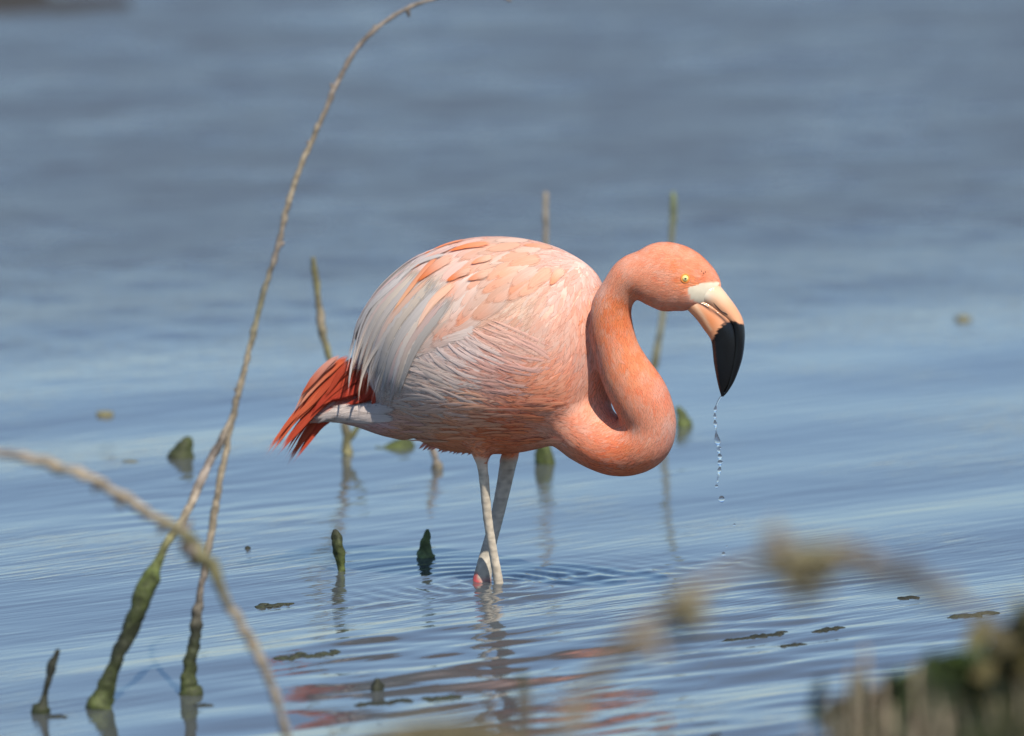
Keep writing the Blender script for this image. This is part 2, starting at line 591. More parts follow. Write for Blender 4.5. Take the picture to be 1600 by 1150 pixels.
fm, n, l, b = M('feather')
at = n.new('ShaderNodeAttribute')
at.attribute_name = 'Col'
uvn = n.new('ShaderNodeUVMap')
mp = n.new('ShaderNodeMapping')
mp.inputs['Scale'].default_value = (2.2, 13, 1)
l.new(uvn.outputs[0], mp.inputs[0])
no = n.new('ShaderNodeTexNoise')
no.inputs['Scale'].default_value = 1
no.inputs['Detail'].default_value = 3
l.new(mp.outputs[0], no.inputs[0])
rp = n.new('ShaderNodeMapRange')
rp.inputs['From Min'].default_value = .25
rp.inputs['From Max'].default_value = .75
rp.inputs['To Min'].default_value = .86
rp.inputs['To Max'].default_value = 1.08
l.new(no.outputs[0], rp.inputs['Value'])
mx = n.new('ShaderNodeMix')
mx.data_type = 'RGBA'
mx.blend_type = 'MULTIPLY'
mx.inputs['Factor'].default_value = 1
l.new(at.outputs['Color'], mx.inputs[6])
l.new(rp.outputs[0], mx.inputs[7])
l.new(mx.outputs[2], b.inputs['Base Color'])
bp = n.new('ShaderNodeBump')
bp.inputs['Strength'].default_value = .55
bp.inputs['Distance'].default_value = .0012
l.new(no.outputs[0], bp.inputs['Height'])
l.new(bp.outputs[0], b.inputs['Normal'])
b.inputs['Roughness'].default_value = .7
b.inputs['Specular IOR Level'].default_value = .22
b.inputs['Sheen Weight'].default_value = .08
ob = n['Material Output']
tr = n.new('ShaderNodeBsdfTranslucent')
l.new(mx.outputs[2], tr.inputs['Color'])
ms = n.new('ShaderNodeMixShader')
ms.inputs[0].default_value = .16
l.new(b.outputs[0], ms.inputs[1])
l.new(tr.outputs[0], ms.inputs[2])
ad = n.new('ShaderNodeMath')
ad.operation = 'MULTIPLY_ADD'
ad.inputs[1].default_value = 1.1
l.new(no.outputs[0], ad.inputs[0])
l.new(at.outputs['Alpha'], ad.inputs[2])
am = n.new('ShaderNodeMapRange')
am.inputs['From Min'].default_value = .68
am.inputs['From Max'].default_value = 1.0
l.new(ad.outputs[0], am.inputs['Value'])
tp = n.new('ShaderNodeBsdfTransparent')
ms2 = n.new('ShaderNodeMixShader')
l.new(am.outputs[0], ms2.inputs[0])
l.new(tp.outputs[0], ms2.inputs[1])
l.new(ms.outputs[0], ms2.inputs[2])
l.new(ms2.outputs[0], ob.inputs[0])

bird = new_obj('flamingo', None)
bird['label'] = 'pink and orange flamingo wading with its neck bent and black bill dripping'
bird['category'] = 'flamingo'
bird.location = (0, 0, 0)
new_obj('body', bme, bird, pm)

# ------------------------------------------------------------------ feather flow
FLOW = np.array([
    (1090, 420, -1, -.2), (1040, 395, -1, .1), (1000, 410, -.8, .6), (1030, 450, -1, .1), (1070, 480, -1, -.2), (970, 440, -.4, .9), (957, 490, 0, 1), (965, 550, .35, .94),
    (990, 610, .4, .9), (1015, 660, .1, 1), (1005, 710, -.7, .7), (960, 730, -1, .1), (900, 700, -.9, -.5), (860, 670, -.9, -.4),
    (930, 620, -.2, 1), (920, 540, -.15, 1), (900, 470, -.3, .95), (930, 440, -.3, 1), (870, 400, -.8, .5), (800, 380, -.95, .25), (720, 385, -.9, .4),
    (660, 410, -.8, .6), (610, 460, -.6, .8), (570, 530, -.45, .9), (600, 590, -.2, 1), (650, 500, -.45, .9), (720, 450, -.6, .8), (800, 450, -.7, .7),
    (850, 500, -.6, .8), (860, 580, -.75, .65), (800, 560, -.95, -.2), (740, 560, -.95, -.3), (680, 580, -1, -.1), (630, 620, -.95, .2),
    (700, 640, -1, -.02), (780, 640, -.97, .05), (850, 640, -.95, .1), (700, 690, -1, .1), (780, 695, -1, .1), (620, 670, -1, .05),
    (560, 650, -1, .05), (500, 655, -1, .25), (520, 600, -.75, .65), (470, 650, -.7, .7)], float)


def flow(px, py):
    w = 1.0 / (((px - FLOW[:, 0]) ** 2 + (py - FLOW[:, 1]) ** 2) + 60) ** 1.5
    d = (w[:, None] * FLOW[:, 2:]).sum(0)
    d /= np.hypot(*d) + 1e-9
    return d


CP = np.array(CAMP)
CF = np.array(FWD)
CU = np.array(UPV)


def proj1(p):
    dx, dy, dz = p[0] - CP[0], p[1] - CP[1], p[2] - CP[2]
    f_ = dy * CF[1] + dz * CF[2]
    return 800 + dx / f_ / K, 575 - (dy * CU[1] + dz * CU[2]) / f_ / K


NRM = []


def blend_normals(me, nrm, k):
    nn = np.array(nrm, dtype=np.float32).reshape(-1, 3)
    g = np.empty(len(me.vertices) * 3, dtype=np.float32)
    me.vertex_normals.foreach_get('vector', g)
    g = g.reshape(-1, 3)
    g *= np.sign((g * nn).sum(1))[:, None]
    w = nn * k + g * (1 - k)
    w /= np.linalg.norm(w, axis=1)[:, None] + 1e-9
    # faces must wind the same way as the normals they carry
    me.normals_split_custom_set_from_vertices(w.tolist())


def feather_on_skin(p0, nrm, L, Wd, nseg, nac, off0, lift, ang=0.0, blunt=.62, curl=0.0, cup=0.0):
    """march along the skin from p0 down the flow; returns verts (nseg+1)*(nac+1), uv, tip photo coords"""
    p, nn = Vector(p0), Vector(nrm)
    verts, uv = [], []
    NRM.clear()
    step = L / nseg
    for i in range(nseg + 1):
        t = i / nseg
        q = proj1(p)
        d = flow(q[0], q[1])
        if ang:
            ca_, sa_ = math.cos(ang), math.sin(ang)
            d = (d[0] * ca_ - d[1] * sa_, d[0] * sa_ + d[1] * ca_)
        T = Vector((d[0], 0, -d[1]))
        T = T - nn * T.dot(nn)
        if T.length < 1e-4:
            T = Vector((-1, 0, 0))
        T.normalize()
        Bv = nn.cross(T)
        ww = Wd * .5 * max(0.02, math.sin(math.pi * min(1, .16 + .84 * t ** blunt)) ** .7)
        h = off0 + lift * t + curl * t ** 4
        for j in range(nac + 1):
            s = j / nac * 2 - 1
            if nac > 1:
                r = BV.find_nearest(p + Bv * (ww * s))
                base, n2 = (r[0], r[1]) if r[0] is not None else (p, nn)
                if n2.dot(nn) < .2:
                    n2 = nn
            else:
                base, n2 = p + Bv * (ww * s), nn
            verts.append(base + n2 * (h - cup * s * s))
            NRM.append(tuple(n2))
            uv.append((t, s * .5 + .5))
        if i < nseg:
            r = BV.find_nearest(p + T * step)
            if r[0] is not None and (r[0] - p).length > step * .3:
                p, nn = r[0], r[1]
            else:
                p = p + T * step
    return verts, uv


def grid_faces(nseg, nac, o=0):
    f_ = []
    for i in range(nseg):
        for j in range(nac):
            a = o + i * (nac + 1) + j
            f_.append((a, a + nac + 1, a + nac + 2, a + 1))
    return f_


# ------------------------------------------------------------------ small contour plumage (uncountable): one part
area_c, area_a, area_n = [], [], []
for p in bme.polygons:
    area_c.append(p.center[:])
    area_a.append(p.area)
    area_n.append(p.normal[:])
area_c, area_a, area_n = np.array(area_c), np.array(area_a), np.array(area_n)
fx, fy = proj(area_c)
ok = ~((fy > 708) & (fx > 725) & (fx < 830) & (area_c[:, 2] < 0.215))
ok &= ~inside(fx + 2, fy - 1, FACE) & ~((fx > 1096) & (fy > 440))
# size of feathers (metres) by place
SZ = [(1060, 430, 40, .007), (1000, 430, 30, .008), (958, 490, 40, .010), (985, 590, 40, .011), (1020, 670, 40, .013), (950, 710, 40, .016), (890, 680, 40, .020),
      (900, 560, 50, .026), (880, 450, 50, .030), (760, 420, 60, .034), (640, 480, 60, .036), (800, 600, 50, .024), (700, 640, 60, .028), (620, 640, 40, .028), (540, 645, 40, .028)]
SZ = np.array(SZ)


def size_at(x, y):
    w = np.exp(-((x[:, None] - SZ[:, 0]) ** 2 + (y[:, None] - SZ[:, 1]) ** 2) / SZ[:, 2] ** 2) + 1e-12
    return (w @ SZ[:, 3]) / w.sum(1)


sz = size_at(fx, fy)
dens = np.where(ok, area_a / (sz * sz * np.where(fx > 925, .05, .058)), 0)
camside = area_n @ np.array([0, -1.0, 0.12])
dens *= np.where(camside > -.25, 1.0, .35)
pick = rng.random(len(dens)) < dens
extra = np.where(dens > 1)[0]
ids = np.where(pick)[0]
# nearest-the-tail first has no effect on geometry; jitter the lift so that feathers overlap irregularly
pv, pf, pu, pc, pn_ = [], [], [], [], []
o = 0
NS, NA = 3, 2
tmpl = np.array(grid_faces(NS, NA))
for i in ids:
    L = sz[i] * (0.75 + .6 * rng.random())
    wd = L * (.46 + .16 * rng.random())
    small = fx[i] > 925
    L *= 1.25
    wd *= .55 if small else .62
    flank = fy[i] > 575 and fx[i] < 860
    vs, us = feather_on_skin(area_c[i], area_n[i], L, wd * (.75 if flank else 1.0), NS, NA, .0002 if not small else .0001 + .0003 * rng.random(), (.0003 if small else .0006) * (0.6 + .8 * rng.random()) * (1.5 if flank else 1), ang=rng.normal() * (.30 if small else (.24 if flank else .16)),
                             cup=(0 if small else .0003))
    pv.extend(vs)
    pn_.extend(NRM)
    pu.extend([(u * 1 + i * .37, w + i * .71) for u, w in us])
    pf.append(tmpl + o)
    o += len(vs)
    x0, y0 = fx[i], fy[i]
    pc.append((x0, y0, rng.normal(), rng.normal(), len(vs)))
pc = np.array(pc)
base = paint(pc[:, 0] + rng.normal(size=len(pc)) * 5, pc[:, 1] + rng.normal(size=len(pc)) * 5)
base = mottle(pc[:, 0], pc[:, 1], base)
jit = 1 + pc[:, 2:3] * np.where(pc[:, 0:1] > 925, .025, .045)
hue = np.stack([np.ones(len(pc)), 1 + pc[:, 3] * .05, 1 + pc[:, 3] * .07], 1)
base = np.clip(base * jit * hue, .02, .92)
cols = np.repeat(base, (NS + 1) * (NA + 1), axis=0)
tt = np.tile(np.repeat(np.linspace(0, 1, NS + 1), NA + 1), len(pc))[:, None]
cols = cols * (.95 + .07 * tt)
pal = np.tile(np.array([(1.0 if j == NA // 2 else .12) * (1, 1, .8, 0)[i_] for i_ in range(NS + 1) for j in range(NA + 1)]), len(pc))
pmesh = mesh('plumage', np.array([tuple(q) for q in pv]), np.vstack(pf), np.clip(cols, 0, .95), np.array(pu), alpha=pal)
blend_normals(pmesh, pn_, .84)
new_obj('plumage', pmesh, bird, fm, kind='stuff')
print('plumage feathers', len(ids))

# ------------------------------------------------------------------ large feathers, each its own piece
wing = new_obj('wing', None, bird)


def make_feather(name, parent, vs, us, nseg, nac, c_root, c_tip, edge=None, nrm=None, soft=.55):
    t = np.array([u for u, _ in us])
    s = np.abs(np.array([w for _, w in us]) * 2 - 1)
    k = sstep(.15, .85, t)[:, None]
    c = np.array(c_root)[None] * (1 - k) + np.array(c_tip)[None] * k
    if edge is not None:
        e = (sstep(.45, 1, s) * .8)[:, None]
        c = c * (1 - e) + np.array(edge)[None] * e
    c = c * (1 + .05 * rng.normal())
    # rachis slightly paler
    c = np.where((s < .12)[:, None], np.clip(c * 1.06, 0, .92), c)
    q = rng.random() * 20
    me = mesh(name, np.array([tuple(v_) for v_ in vs]), grid_faces(nseg, nac), np.clip(c, .01, .92), np.array([(u + q, w + q) for u, w in us]), alpha=(1 - .95 * sstep(.25, 1, s)) * (1 - sstep(.62, 1, t)) * sstep(-.05, .28, t))
    if nrm:
        blend_normals(me, nrm, soft)
    return new_obj(name, me, parent, fm)


def hit(px_, py_, last=None):
    r = ray(px_, py_)
    h = BV.ray_cast(CAMP + r * 20, r.normalized())
    if h[0] is not None:
        return h[0], h[1]
    return None, None


def feather_by_outline(name, parent, pts, wpx, off0, lift, c_root, c_tip, edge=None, nseg=9, nac=4, taper=.62, Yfix=None, pointed=1.0, cup=.001, ymax=None):
    """a long feather whose shaft runs through photo points, lying over the skin and free beyond it"""
    Q = resample([(a, b_, 0) for a, b_ in pts], nseg + 1)
    C, Nn = [], []
    lastY = None
    for i, (a, b_, _) in enumerate(Q):
        hp, hn = (None, None) if Yfix is not None else hit(a, b_)
        if hp is not None and hn.y < .1:
            C.append(hp)
            Nn.append(hn)
            lastY = hp.y
        elif Yfix is None and b_ < 570 and BV.find_nearest(P(a, b_, float(yb(a))))[0] is not None:
            r = BV.find_nearest(P(a, b_, float(yb(a))))
            C.append(r[0])
            Nn.append(r[1])
            lastY = r[0].y
        else:
            if Yfix is not None:
                y = Yfix[0] + (Yfix[1] - Yfix[0]) * i / nseg
            elif lastY is None:
                y = float(yb(a))
                r = BV.find_nearest(P(a, b_, y))
                C.append(r[0])
                Nn.append(r[1])
                continue
            else:
                y = lastY
            C.append(P(a, b_, y))
            Nn.append(Vector((-.3, -.9, .2)).normalized() if not Nn or Yfix is not None else Nn[-1])
    C = [Vector(c) for c in C]
    if ymax is not None:
        for i_, (a, b_, _) in enumerate(Q):
            k_ = float(sstep(622, 600, a) * sstep(520, 560, b_))
            C[i_].y = C[i_].y * (1 - k_) + min(C[i_].y, ymax) * k_
    for _ in range(2):   # even out steps where the shaft leaves the skin
        C = [C[0]] + [(C[i - 1] + C[i] * 2 + C[i + 1]) / 4 for i in range(1, nseg)] + [C[-1]]
        Nn = [Nn[0]] + [(Nn[i - 1] + Nn[i] * 2 + Nn[i + 1]).normalized() for i in range(1, nseg)] + [Nn[-1]]
    vs, us, ns_ = [], [], []
    fr = rng.random(nseg + 1)
    for i in range(nseg + 1):
        t = i / nseg
        T = (C[min(nseg, i + 1)] - C[max(0, i - 1)]).normalized()
        nn = (Nn[i] - T * Nn[i].dot(T)).normalized()
        Bv = nn.cross(T)
        ww = wpx * 1.2 / 2000 * max(.03, math.sin(math.pi * min(1, .14 + .86 * t ** taper)) ** (.75 * pointed)) * (1 + .10 * (fr[i] - .5))
        for j in range(nac + 1):
            s = j / nac * 2 - 1
            vs.append(C[i] + Bv * (ww * s) + nn * (off0 + lift * t - cup * s * s))
            ns_.append(tuple((nn + Bv * s * .25).normalized()))
            us.append((t, s * .5 + .5))
    return make_feather(name, parent, vs, us, nseg, nac, c_root, c_tip, edge, nrm=ns_, soft=.8)


OR = (.78, .20, .05)
OR2 = (.76, .29, .15)
PEACH = (.74, .46, .33)
CREAM = (.64, .54, .44)
WHITE = (.58, .53, .49)
GREYW = (.47, .43, .39)  # rear wing's whites greyed, its shading put into the colour
PINK = (.64, .46, .41)

# flight and tertial feathers draping over the rear, drawn from the photograph's streaks
for k in range(64):
    u = ((k * 29) % 64) / 63
    x0 = 640 + 70 * u + rng.normal() * 5
    y0 = 395 + 75 * u + rng.normal() * 5
    # tips fall along the wing's rear edge from (540,575) to (640,610)
    x1 = 530 + 95 * u + rng.normal() * 4
    y1 = 560 + 80 * min(1, u * 1.25) - 30 * max(0, u - .8) * 5 * .4 + rng.normal() * 6
    xm = (x0 + x1) / 2 - 18 + 4 * u
    ym = (y0 + y1) / 2 - 10
    cr = random.choice([WHITE, GREYW, PINK, WHITE, CREAM, (.68, .47, .36)])
    ct = random.choice([WHITE, GREYW, GREYW, (.56, .44, .40), CREAM])
    feather_by_outline('flight_feather', wing, [(x0, y0), (xm, ym), (x1, y1)], 13 + 9 * rng.random(), .0018 + .0016 * rng.random(), .0014, cr, ct, nseg=12, pointed=1.1, ymax=.012)
# long narrow pale plumes and a few orange-tinted ones among them
for pts, w_, c0, c1 in [
    ([(655, 398), (590, 450), (556, 520), (540, 590)], 12, PINK, WHITE), ([(640, 420), (580, 480), (552, 560), (545, 625)], 10, WHITE, WHITE),
    ([(680, 430), (610, 500), (582, 570), (576, 628)], 12, PEACH, WHITE), ([(700, 440), (630, 520), (604, 590), (600, 640)], 14, WHITE, GREYW),
    ([(660, 450), (600, 530), (565, 590), (562, 640)], 9, WHITE, CREAM), ([(690, 395), (652, 440), (622, 480), (610, 500)], 11, OR2, (.84, .46, .26)),
    ([(715, 440), (680, 470), (660, 500), (650, 525)], 13, (.84, .50, .34), (.82, .54, .40)), ([(660, 385), (600, 430), (570, 480), (550, 530)], 9, PINK, PINK),
    ([(620, 410), (585, 450), (560, 495), (545, 540)], 8, WHITE, WHITE), ([(640, 395), (610, 412), (585, 440), (570, 470)], 7, CREAM, WHITE)]:
    feather_by_outline('flight_feather', wing, pts, w_ * 1.25, .0036, .0016, c0, c1, nseg=12, pointed=1.2, ymax=.006)

# scapulars and coverts: rows over the shoulder and back, laid from the tail end forward
cov = []
for row in range(17):
    for q in range(13):
        x = 655 + row * 17.5 + rng.normal() * 3
        yt = np.interp(x, [640, 700, 760, 820, 880, 940], [400, 378, 370, 371, 388, 430])
        yl = np.interp(x, [640, 700, 760, 820, 880, 940], [500, 500, 520, 555, 600, 590])
        y = yt + 3 + (yl - yt) * ((q + .5 * (row % 2)) / 12.5) + rng.normal() * 2.5
        cov.append((x, y))
cov = [c for c in cov if c[1] < np.interp(c[0], [640, 700, 760, 820, 880, 950], [505, 505, 520, 560, 610, 600])]
spots_or = [(765, 400, 15), (870, 385, 14), (893, 404, 12), (880, 425, 13), (835, 412, 14), (760, 410, 12), (722, 432, 10), (750, 428, 10), (730, 485, 22), (770, 500, 20), (820, 430, 14),
            (760, 462, 18), (790, 470, 14), (900, 560, 16), (870, 500, 14), (885, 590, 18), (845, 480, 12), (915, 470, 12), (870, 545, 12)]
spots_cr = [(700, 455, 30), (850, 440, 26), (900, 500, 24), (820, 500, 20), (790, 440, 20), (860, 480, 20), (900, 440, 20), (715, 410, 20)]
cnt = 0
for x, y in cov:
    if cnt >= 215:
        break
    h, hn = hit(x, y)
    if h is None or h.y < -.125 or x > 872 + 10 * rng.normal():
        continue
    cnt += 1
    L = np.interp(x, [640, 760, 860, 940], [.062, .050, .040, .030]) * (.85 + .3 * rng.random())
    wd = L * np.interp(x, [640, 760, 900], [.38, .46, .56])
    vs, us = feather_on_skin(h, hn, L * 1.4, wd * 1.45, 7, 4, .0012, .0007 * (.8 + .4 * rng.random()), ang=rng.normal() * .08, blunt=.75, cup=.0008)
    nr_ = list(NRM)
    tipx, tipy = proj1(vs[len(vs) // 2])
    c = paint([tipx], [tipy])[0]
    wo = max(math.exp(-((x - a) ** 2 + (y - b_) ** 2) / (r * r)) for a, b_, r in spots_or)
    wc = max(math.exp(-((x - a) ** 2 + (y - b_) ** 2) / (r * r)) for a, b_, r in spots_cr)
    c = c * (1 - .6 * wc) + np.array((.80, .62, .44)) * .45 * wc
    if x > 750 and y < 500:
        st = math.sin((x * .62 - y * .78 + 9 * mnoise.noise(Vector((x / 40, y / 40, 0)))) / 27 * 6.28)
        st = st * .5 + .5
        c = np.array((.64, .47, .38)) * st + np.array((.67, .38, .26)) * (1 - st)
        k0 = min(1, (x - 750) / 40)
        c = c * k0 + paint([tipx], [tipy])[0] * (1 - k0)
    oc = np.array(OR2) if x > 690 else np.array(OR)
    k = min(.9, wo * .85 + max(0, rng.normal() * .2))
    ctip = c * (1 - k) + oc * k
    make_feather('covert_feather', wing, vs, us, 7, 4, c, ctip, nrm=nr_, soft=.88, edge=np.clip(c * 1.02 + .01, 0, .9))
# named streaks of deep orange
for pts, w_, c0, c1, of in [
    ([(728, 376), (705, 380), (678, 391), (655, 404)], 13, OR2, OR, .0045), ([(768, 384), (740, 385), (715, 391), (694, 399)], 13, OR2, OR, .0085),
    ([(712, 403), (690, 412), (668, 430), (648, 447)], 18, (.85, .50, .36), OR, .0085), ([(720, 385), (685, 398), (655, 415), (642, 430)], 8, PINK, OR2, .0080),
    ([(740, 423), (722, 428), (706, 437), (694, 443)], 12, PEACH, OR, .0085), ([(772, 404), (755, 407), (742, 412), (733, 416)], 11, PEACH, OR2, .0085),
    ([(768, 428), (750, 432), (735, 438), (728, 441)], 12, PEACH, OR2, .0085), ([(690, 388), (652, 402), (620, 424), (606, 440)], 10, PINK, PINK, .0060),
    ([(700, 400), (665, 408), (640, 425), (622, 450)], 9, WHITE, WHITE, .0092),
    ([(880, 420), (872, 428), (864, 440), (858, 450)], 13, PEACH, OR2, .0050)]:
    feather_by_outline('scapular_feather', wing, pts, w_ * 1.25, of * .50, .0006, c0, c1, nseg=8, pointed=1.1)
# raised flank plumes that curl up over the wing's lower edge
for pts, w_ in [
    ([(800, 575), (750, 560), (712, 535), (688, 508)], 17), ([(770, 592), (725, 575), (690, 555), (668, 526)], 16), ([(750, 600), (705, 590), (675, 570), (650, 541)], 18),
    ([(840, 565), (795, 545), (755, 525), (722, 506)], 16), ([(850, 545), (810, 530), (775, 515), (745, 503)], 15), ([(790, 560), (755, 545), (730, 528), (708, 509)], 13),
    ([(730, 610), (690, 590), (650, 572), (606, 566)], 22), ([(745, 622), (700, 602), (665, 592), (632, 582)], 18), ([(720, 632), (680, 610), (650, 600), (610, 588)], 20),
    ([(700, 645), (665, 622), (635, 610), (606, 606)], 22), ([(760, 635), (715, 615), (680, 605), (655, 598)], 15), ([(860, 575), (820, 565), (790, 555), (765, 540)], 14),
    ([(840, 590), (800, 580), (770, 570), (735, 555)], 14), ([(810, 605), (775, 596), (745, 590), (715, 580)], 15), ([(690, 655), (655, 640), (625, 630), (602, 628)], 20),
    ([(830, 615), (795, 610), (765, 605), (740, 598)], 13), ([(870, 560), (840, 545), (810, 530), (790, 520)], 13), ([(740, 655), (700, 645), (670, 640), (640, 640)], 16),
    ([(680, 670), (650, 660), (630, 655), (608, 652)], 18), ([(790, 640), (750, 632), (720, 628), (695, 626)], 13)]:
    c = paint([pts[2][0]], [pts[2][1]])[0]
    for q_ in range(5):
        dx_, dy_ = rng.normal() * 9, rng.normal() * 6
        pj = [(a + dx_ * (1 - .5 * i / 3) + rng.normal() * 2.5, b_ + dy_ + rng.normal() * 2.5) for i, (a, b_) in enumerate(pts)]
        if q_:
            pj = pj[1:] if q_ % 2 == 1 else [pj[0], pj[1], ((pj[1][0] + pj[2][0]) / 2, (pj[1][1] + pj[2][1]) / 2), pj[2]]
        feather_by_outline('flank_feather', bird, pj, w_ * (.28 + .26 * rng.random()), .0007, .0002 + .0009 * rng.random(), c * .99, np.clip(c * 1.08 + .01, 0, .80), nseg=9, pointed=1.25, cup=0)
for k in range(60):   # finer lower flank plumes
    x = 640 + 230 * rng.random()
    y = 620 + 70 * rng.random()
    c = paint([x - 20], [y])[0]
    feather_by_outline('flank_feather', bird, [(x + 22, y + 2), (x, y), (x - 26, y + 1 + rng.normal() * 2)], 5 + 3 * rng.random(), .0010, .0025, c, np.clip(c * 1.08 + .02, 0, .88), nseg=5, nac=2, pointed=1.3, cup=-.0010)
# ragged belly tufts just behind the near leg
for k in range(12):
    x = 660 + k * 6.5 + rng.normal() * 2
    y = np.interp(x, [650, 690, 740], [696, 703, 708])
    feather_by_outline('belly_tuft', bird, [(x + 14, y - 12), (x + 4, y - 3), (x - 6, y + 4 + 3 * rng.random())], 7 + 3 * rng.random(), .001, .001, (.60, .28, .22), (.55, .22, .18), nseg=4, nac=2, Yfix=(float(yb(x)) - .02 + .03 * rng.random(),) * 2)

# tail
tail = new_obj('tail', None, bird)
RED = (.56, .075, .03)
RED2 = (.66, .13, .05)
DK = (.45, .045, .02)
for (pts, w_, c0, c1, Y0) in [
    ([(560, 555), (510, 600), (460, 650), (416, 706)], 15, RED, RED2, .070), ([(555, 565), (505, 612), (462, 652), (425, 700)], 13, RED2, RED, .064),
    ([(560, 580), (515, 620), (475, 655), (437, 702)], 14, RED, RED, .060), ([(550, 595), (510, 640), (475, 680), (450, 724)], 17, RED, RED2, .090),
    ([(560, 600), (520, 640), (490, 675), (461, 718)], 16, DK, RED, .086), ([(565, 600), (530, 635), (500, 665), (478, 690)], 17, DK, RED, .094),
    ([(545, 556), (515, 580), (485, 605), (462, 640)], 13, RED2, (.80, .34, .20), .056), ([(550, 560), (518, 592), (488, 622), (458, 664)], 12, RED, RED2, .054),
    ([(560, 575), (530, 600), (500, 628), (478, 655)], 18, RED, DK, .052), ([(575, 575), (545, 600), (518, 620), (495, 645)], 20, DK, RED, .050),
    ([(585, 590), (560, 605), (535, 618), (505, 632)], 20, DK, DK, .046), ([(560, 565), (540, 575), (520, 598), (500, 622)], 15, RED, RED, .046),
    ([(530, 556), (510, 572), (490, 590), (470, 618)], 10, (.80, .38, .28), RED2, .050), ([(590, 600), (575, 615), (560, 625), (540, 632)], 18, DK, DK, .036),
    ([(575, 560), (570, 590), (566, 612), (572, 636)], 18, DK, RED, .030), ([(590, 575), (588, 600), (590, 625), (600, 650)], 16, DK, DK, .022),
    ([(548, 560), (500, 615), (455, 662), (421, 712)], 8, RED2, RED2, .058), ([(556, 590), (512, 630), (470, 668), (444, 712)], 8, RED2, RED, .074)]:
    ex_, ey_ = pts[-1][0] - pts[-2][0], pts[-1][1] - pts[-2][1]
    if pts[-1][0] < 480:
        pts = pts[:-1] + [(pts[-1][0] + ex_ * .22, pts[-1][1] + ey_ * .22)]
    for q_ in range(3):
        pj = [(a + rng.normal() * 1.6 * min(q_, 1) * (1 + i * .5), b_ + rng.normal() * 1.6 * min(q_, 1) * (1 + i * .5)) for i, (a, b_) in enumerate(pts)]
        cm = .72 + .22 * rng.random()
        feather_by_outline('tail_feather', tail, pj, w_ * (1.15 if q_ == 0 else .75), 0, 0, np.array(c0) * cm, np.array(c1) * cm, nseg=10, Yfix=(Y0 - .002 * q_, Y0 + .015 - .003 * q_), pointed=1.2)
# pale undertail plumes
for k in range(16):
    y = 636 + 20 * rng.random()
    x = 600 - 60 * rng.random()
    c = np.array((.62, .54, .49)) * (1 if x < 560 else .92)
    feather_by_outline('undertail_feather', tail, [(x + 25, y), (x - 20, y + rng.normal() * 3), (x - 60, y + 2 + rng.normal() * 3)] if x > 560 else [(x + 20, y), (x - 12, y), (480 + 14 * rng.random(), 652 + 12 * rng.random())],
                       12 + 4 * rng.random(), .0012, .0025, c, c, nseg=7, nac=3, pointed=1.1)

# ------------------------------------------------------------------ bill, eye, nostril
bm_, n, l, b = M('bill horn')
at = n.new('ShaderNodeAttribute')
at.attribute_name = 'Col'
l.new(at.outputs['Color'], b.inputs['Base Color'])
b.inputs['Roughness'].default_value = .09
b.inputs['Specular IOR Level'].default_value = .42
b.inputs['Coat Weight'].default_value = .0
b.inputs['Coat Roughness'].default_value = .08
no = n.new('ShaderNodeTexNoise')
no.inputs['Scale'].default_value = 160
bp = n.new('ShaderNodeBump')
bp.inputs['Strength'].default_value = .25
bp.inputs['Distance'].default_value = .001
l.new(no.outputs[0], bp.inputs['Height'])
l.new(bp.outputs[0], b.inputs['Normal'])


def segdist(x, y, pl):
    best = np.full(len(x), 1e9)
    for (ax, ay), (bx, by) in zip(pl[:-1], pl[1:]):
        L2 = (bx - ax) ** 2 + (by - ay) ** 2
        t = np.clip(((x - ax) * (bx - ax) + (y - ay) * (by - ay)) / L2, 0, 1)
        best = np.minimum(best, np.hypot(x - ax - t * (bx - ax), y - ay - t * (by - ay)))
    return best


def bill_colour(v):
    x, y = proj(v)
    nz = np.array([mnoise.noise(Vector((a * .55, b_ * .10, 0))) for a, b_ in zip(x, y)])
    cut = np.interp(x, [1108, 1113, 1120, 1130, 1141, 1150, 1160, 1168], [536, 531, 517, 507, 501, 502, 506, 508]) + nz * 4
    blk = sstep(-1.2, 1.2, y - cut)
    lat = sstep(442, 452, y)
    pale = np.exp(-(((x - 1092) / 20) ** 2 + ((y - 461) / 11) ** 2) ** 1.5)
    c = np.array((.70, .34, .18))[None] * np.ones((len(x), 1))
    up = np.exp(-((x - 1125) / 26) ** 2 - ((y - 458) / 18) ** 2)[:, None]
    c = c * (1 - up) + np.array((.74, .52, .34)) * up
    c = c * (1 - pale[:, None]) + np.array((.78, .73, .58)) * pale[:, None]
    low = np.exp(-((x - 1108) / 13) ** 2 - ((y - 505) / 20) ** 2)[:, None] * .95
    c = c * (1 - low) + np.array((.74, .26, .10)) * low
    pl = np.exp(-(segdist(x, y, [(1085, 475), (1100, 497), (1110, 515)]) / 2.6) ** 2)[:, None] * .6
    c = c * (1 - pl) + np.array((.86, .62, .40)) * pl
    gap = np.exp(-(segdist(x, y, [(1083, 470), (1098, 476), (1114, 486), (1128, 496), (1138, 506)]) / np.interp(x, [1083, 1135], [1.5, 3.0])) ** 2)[:, None]
    c = c * (1 - gap) + np.array((.06, .03, .02)) * gap  # mouth line darkened in the colour to deepen the crease's shade
    c = c * (1 - blk[:, None]) + np.array((.006, .006, .006)) * blk[:, None]
    return c


bill = new_obj('bill', None, bird)
BY = -.189


def bill_part(name, ch):
    rows = [(a, b_, c_, d_, h_, BY - .012 * i / len(ch)) for i, (a, b_, c_, d_, h_) in enumerate(ch)]
    v_, f_, u_ = chord_tube(rows, 90, 40)
    return new_obj(name, mesh(name, v_, f_, bill_colour(v_), u_), bill, bm_)


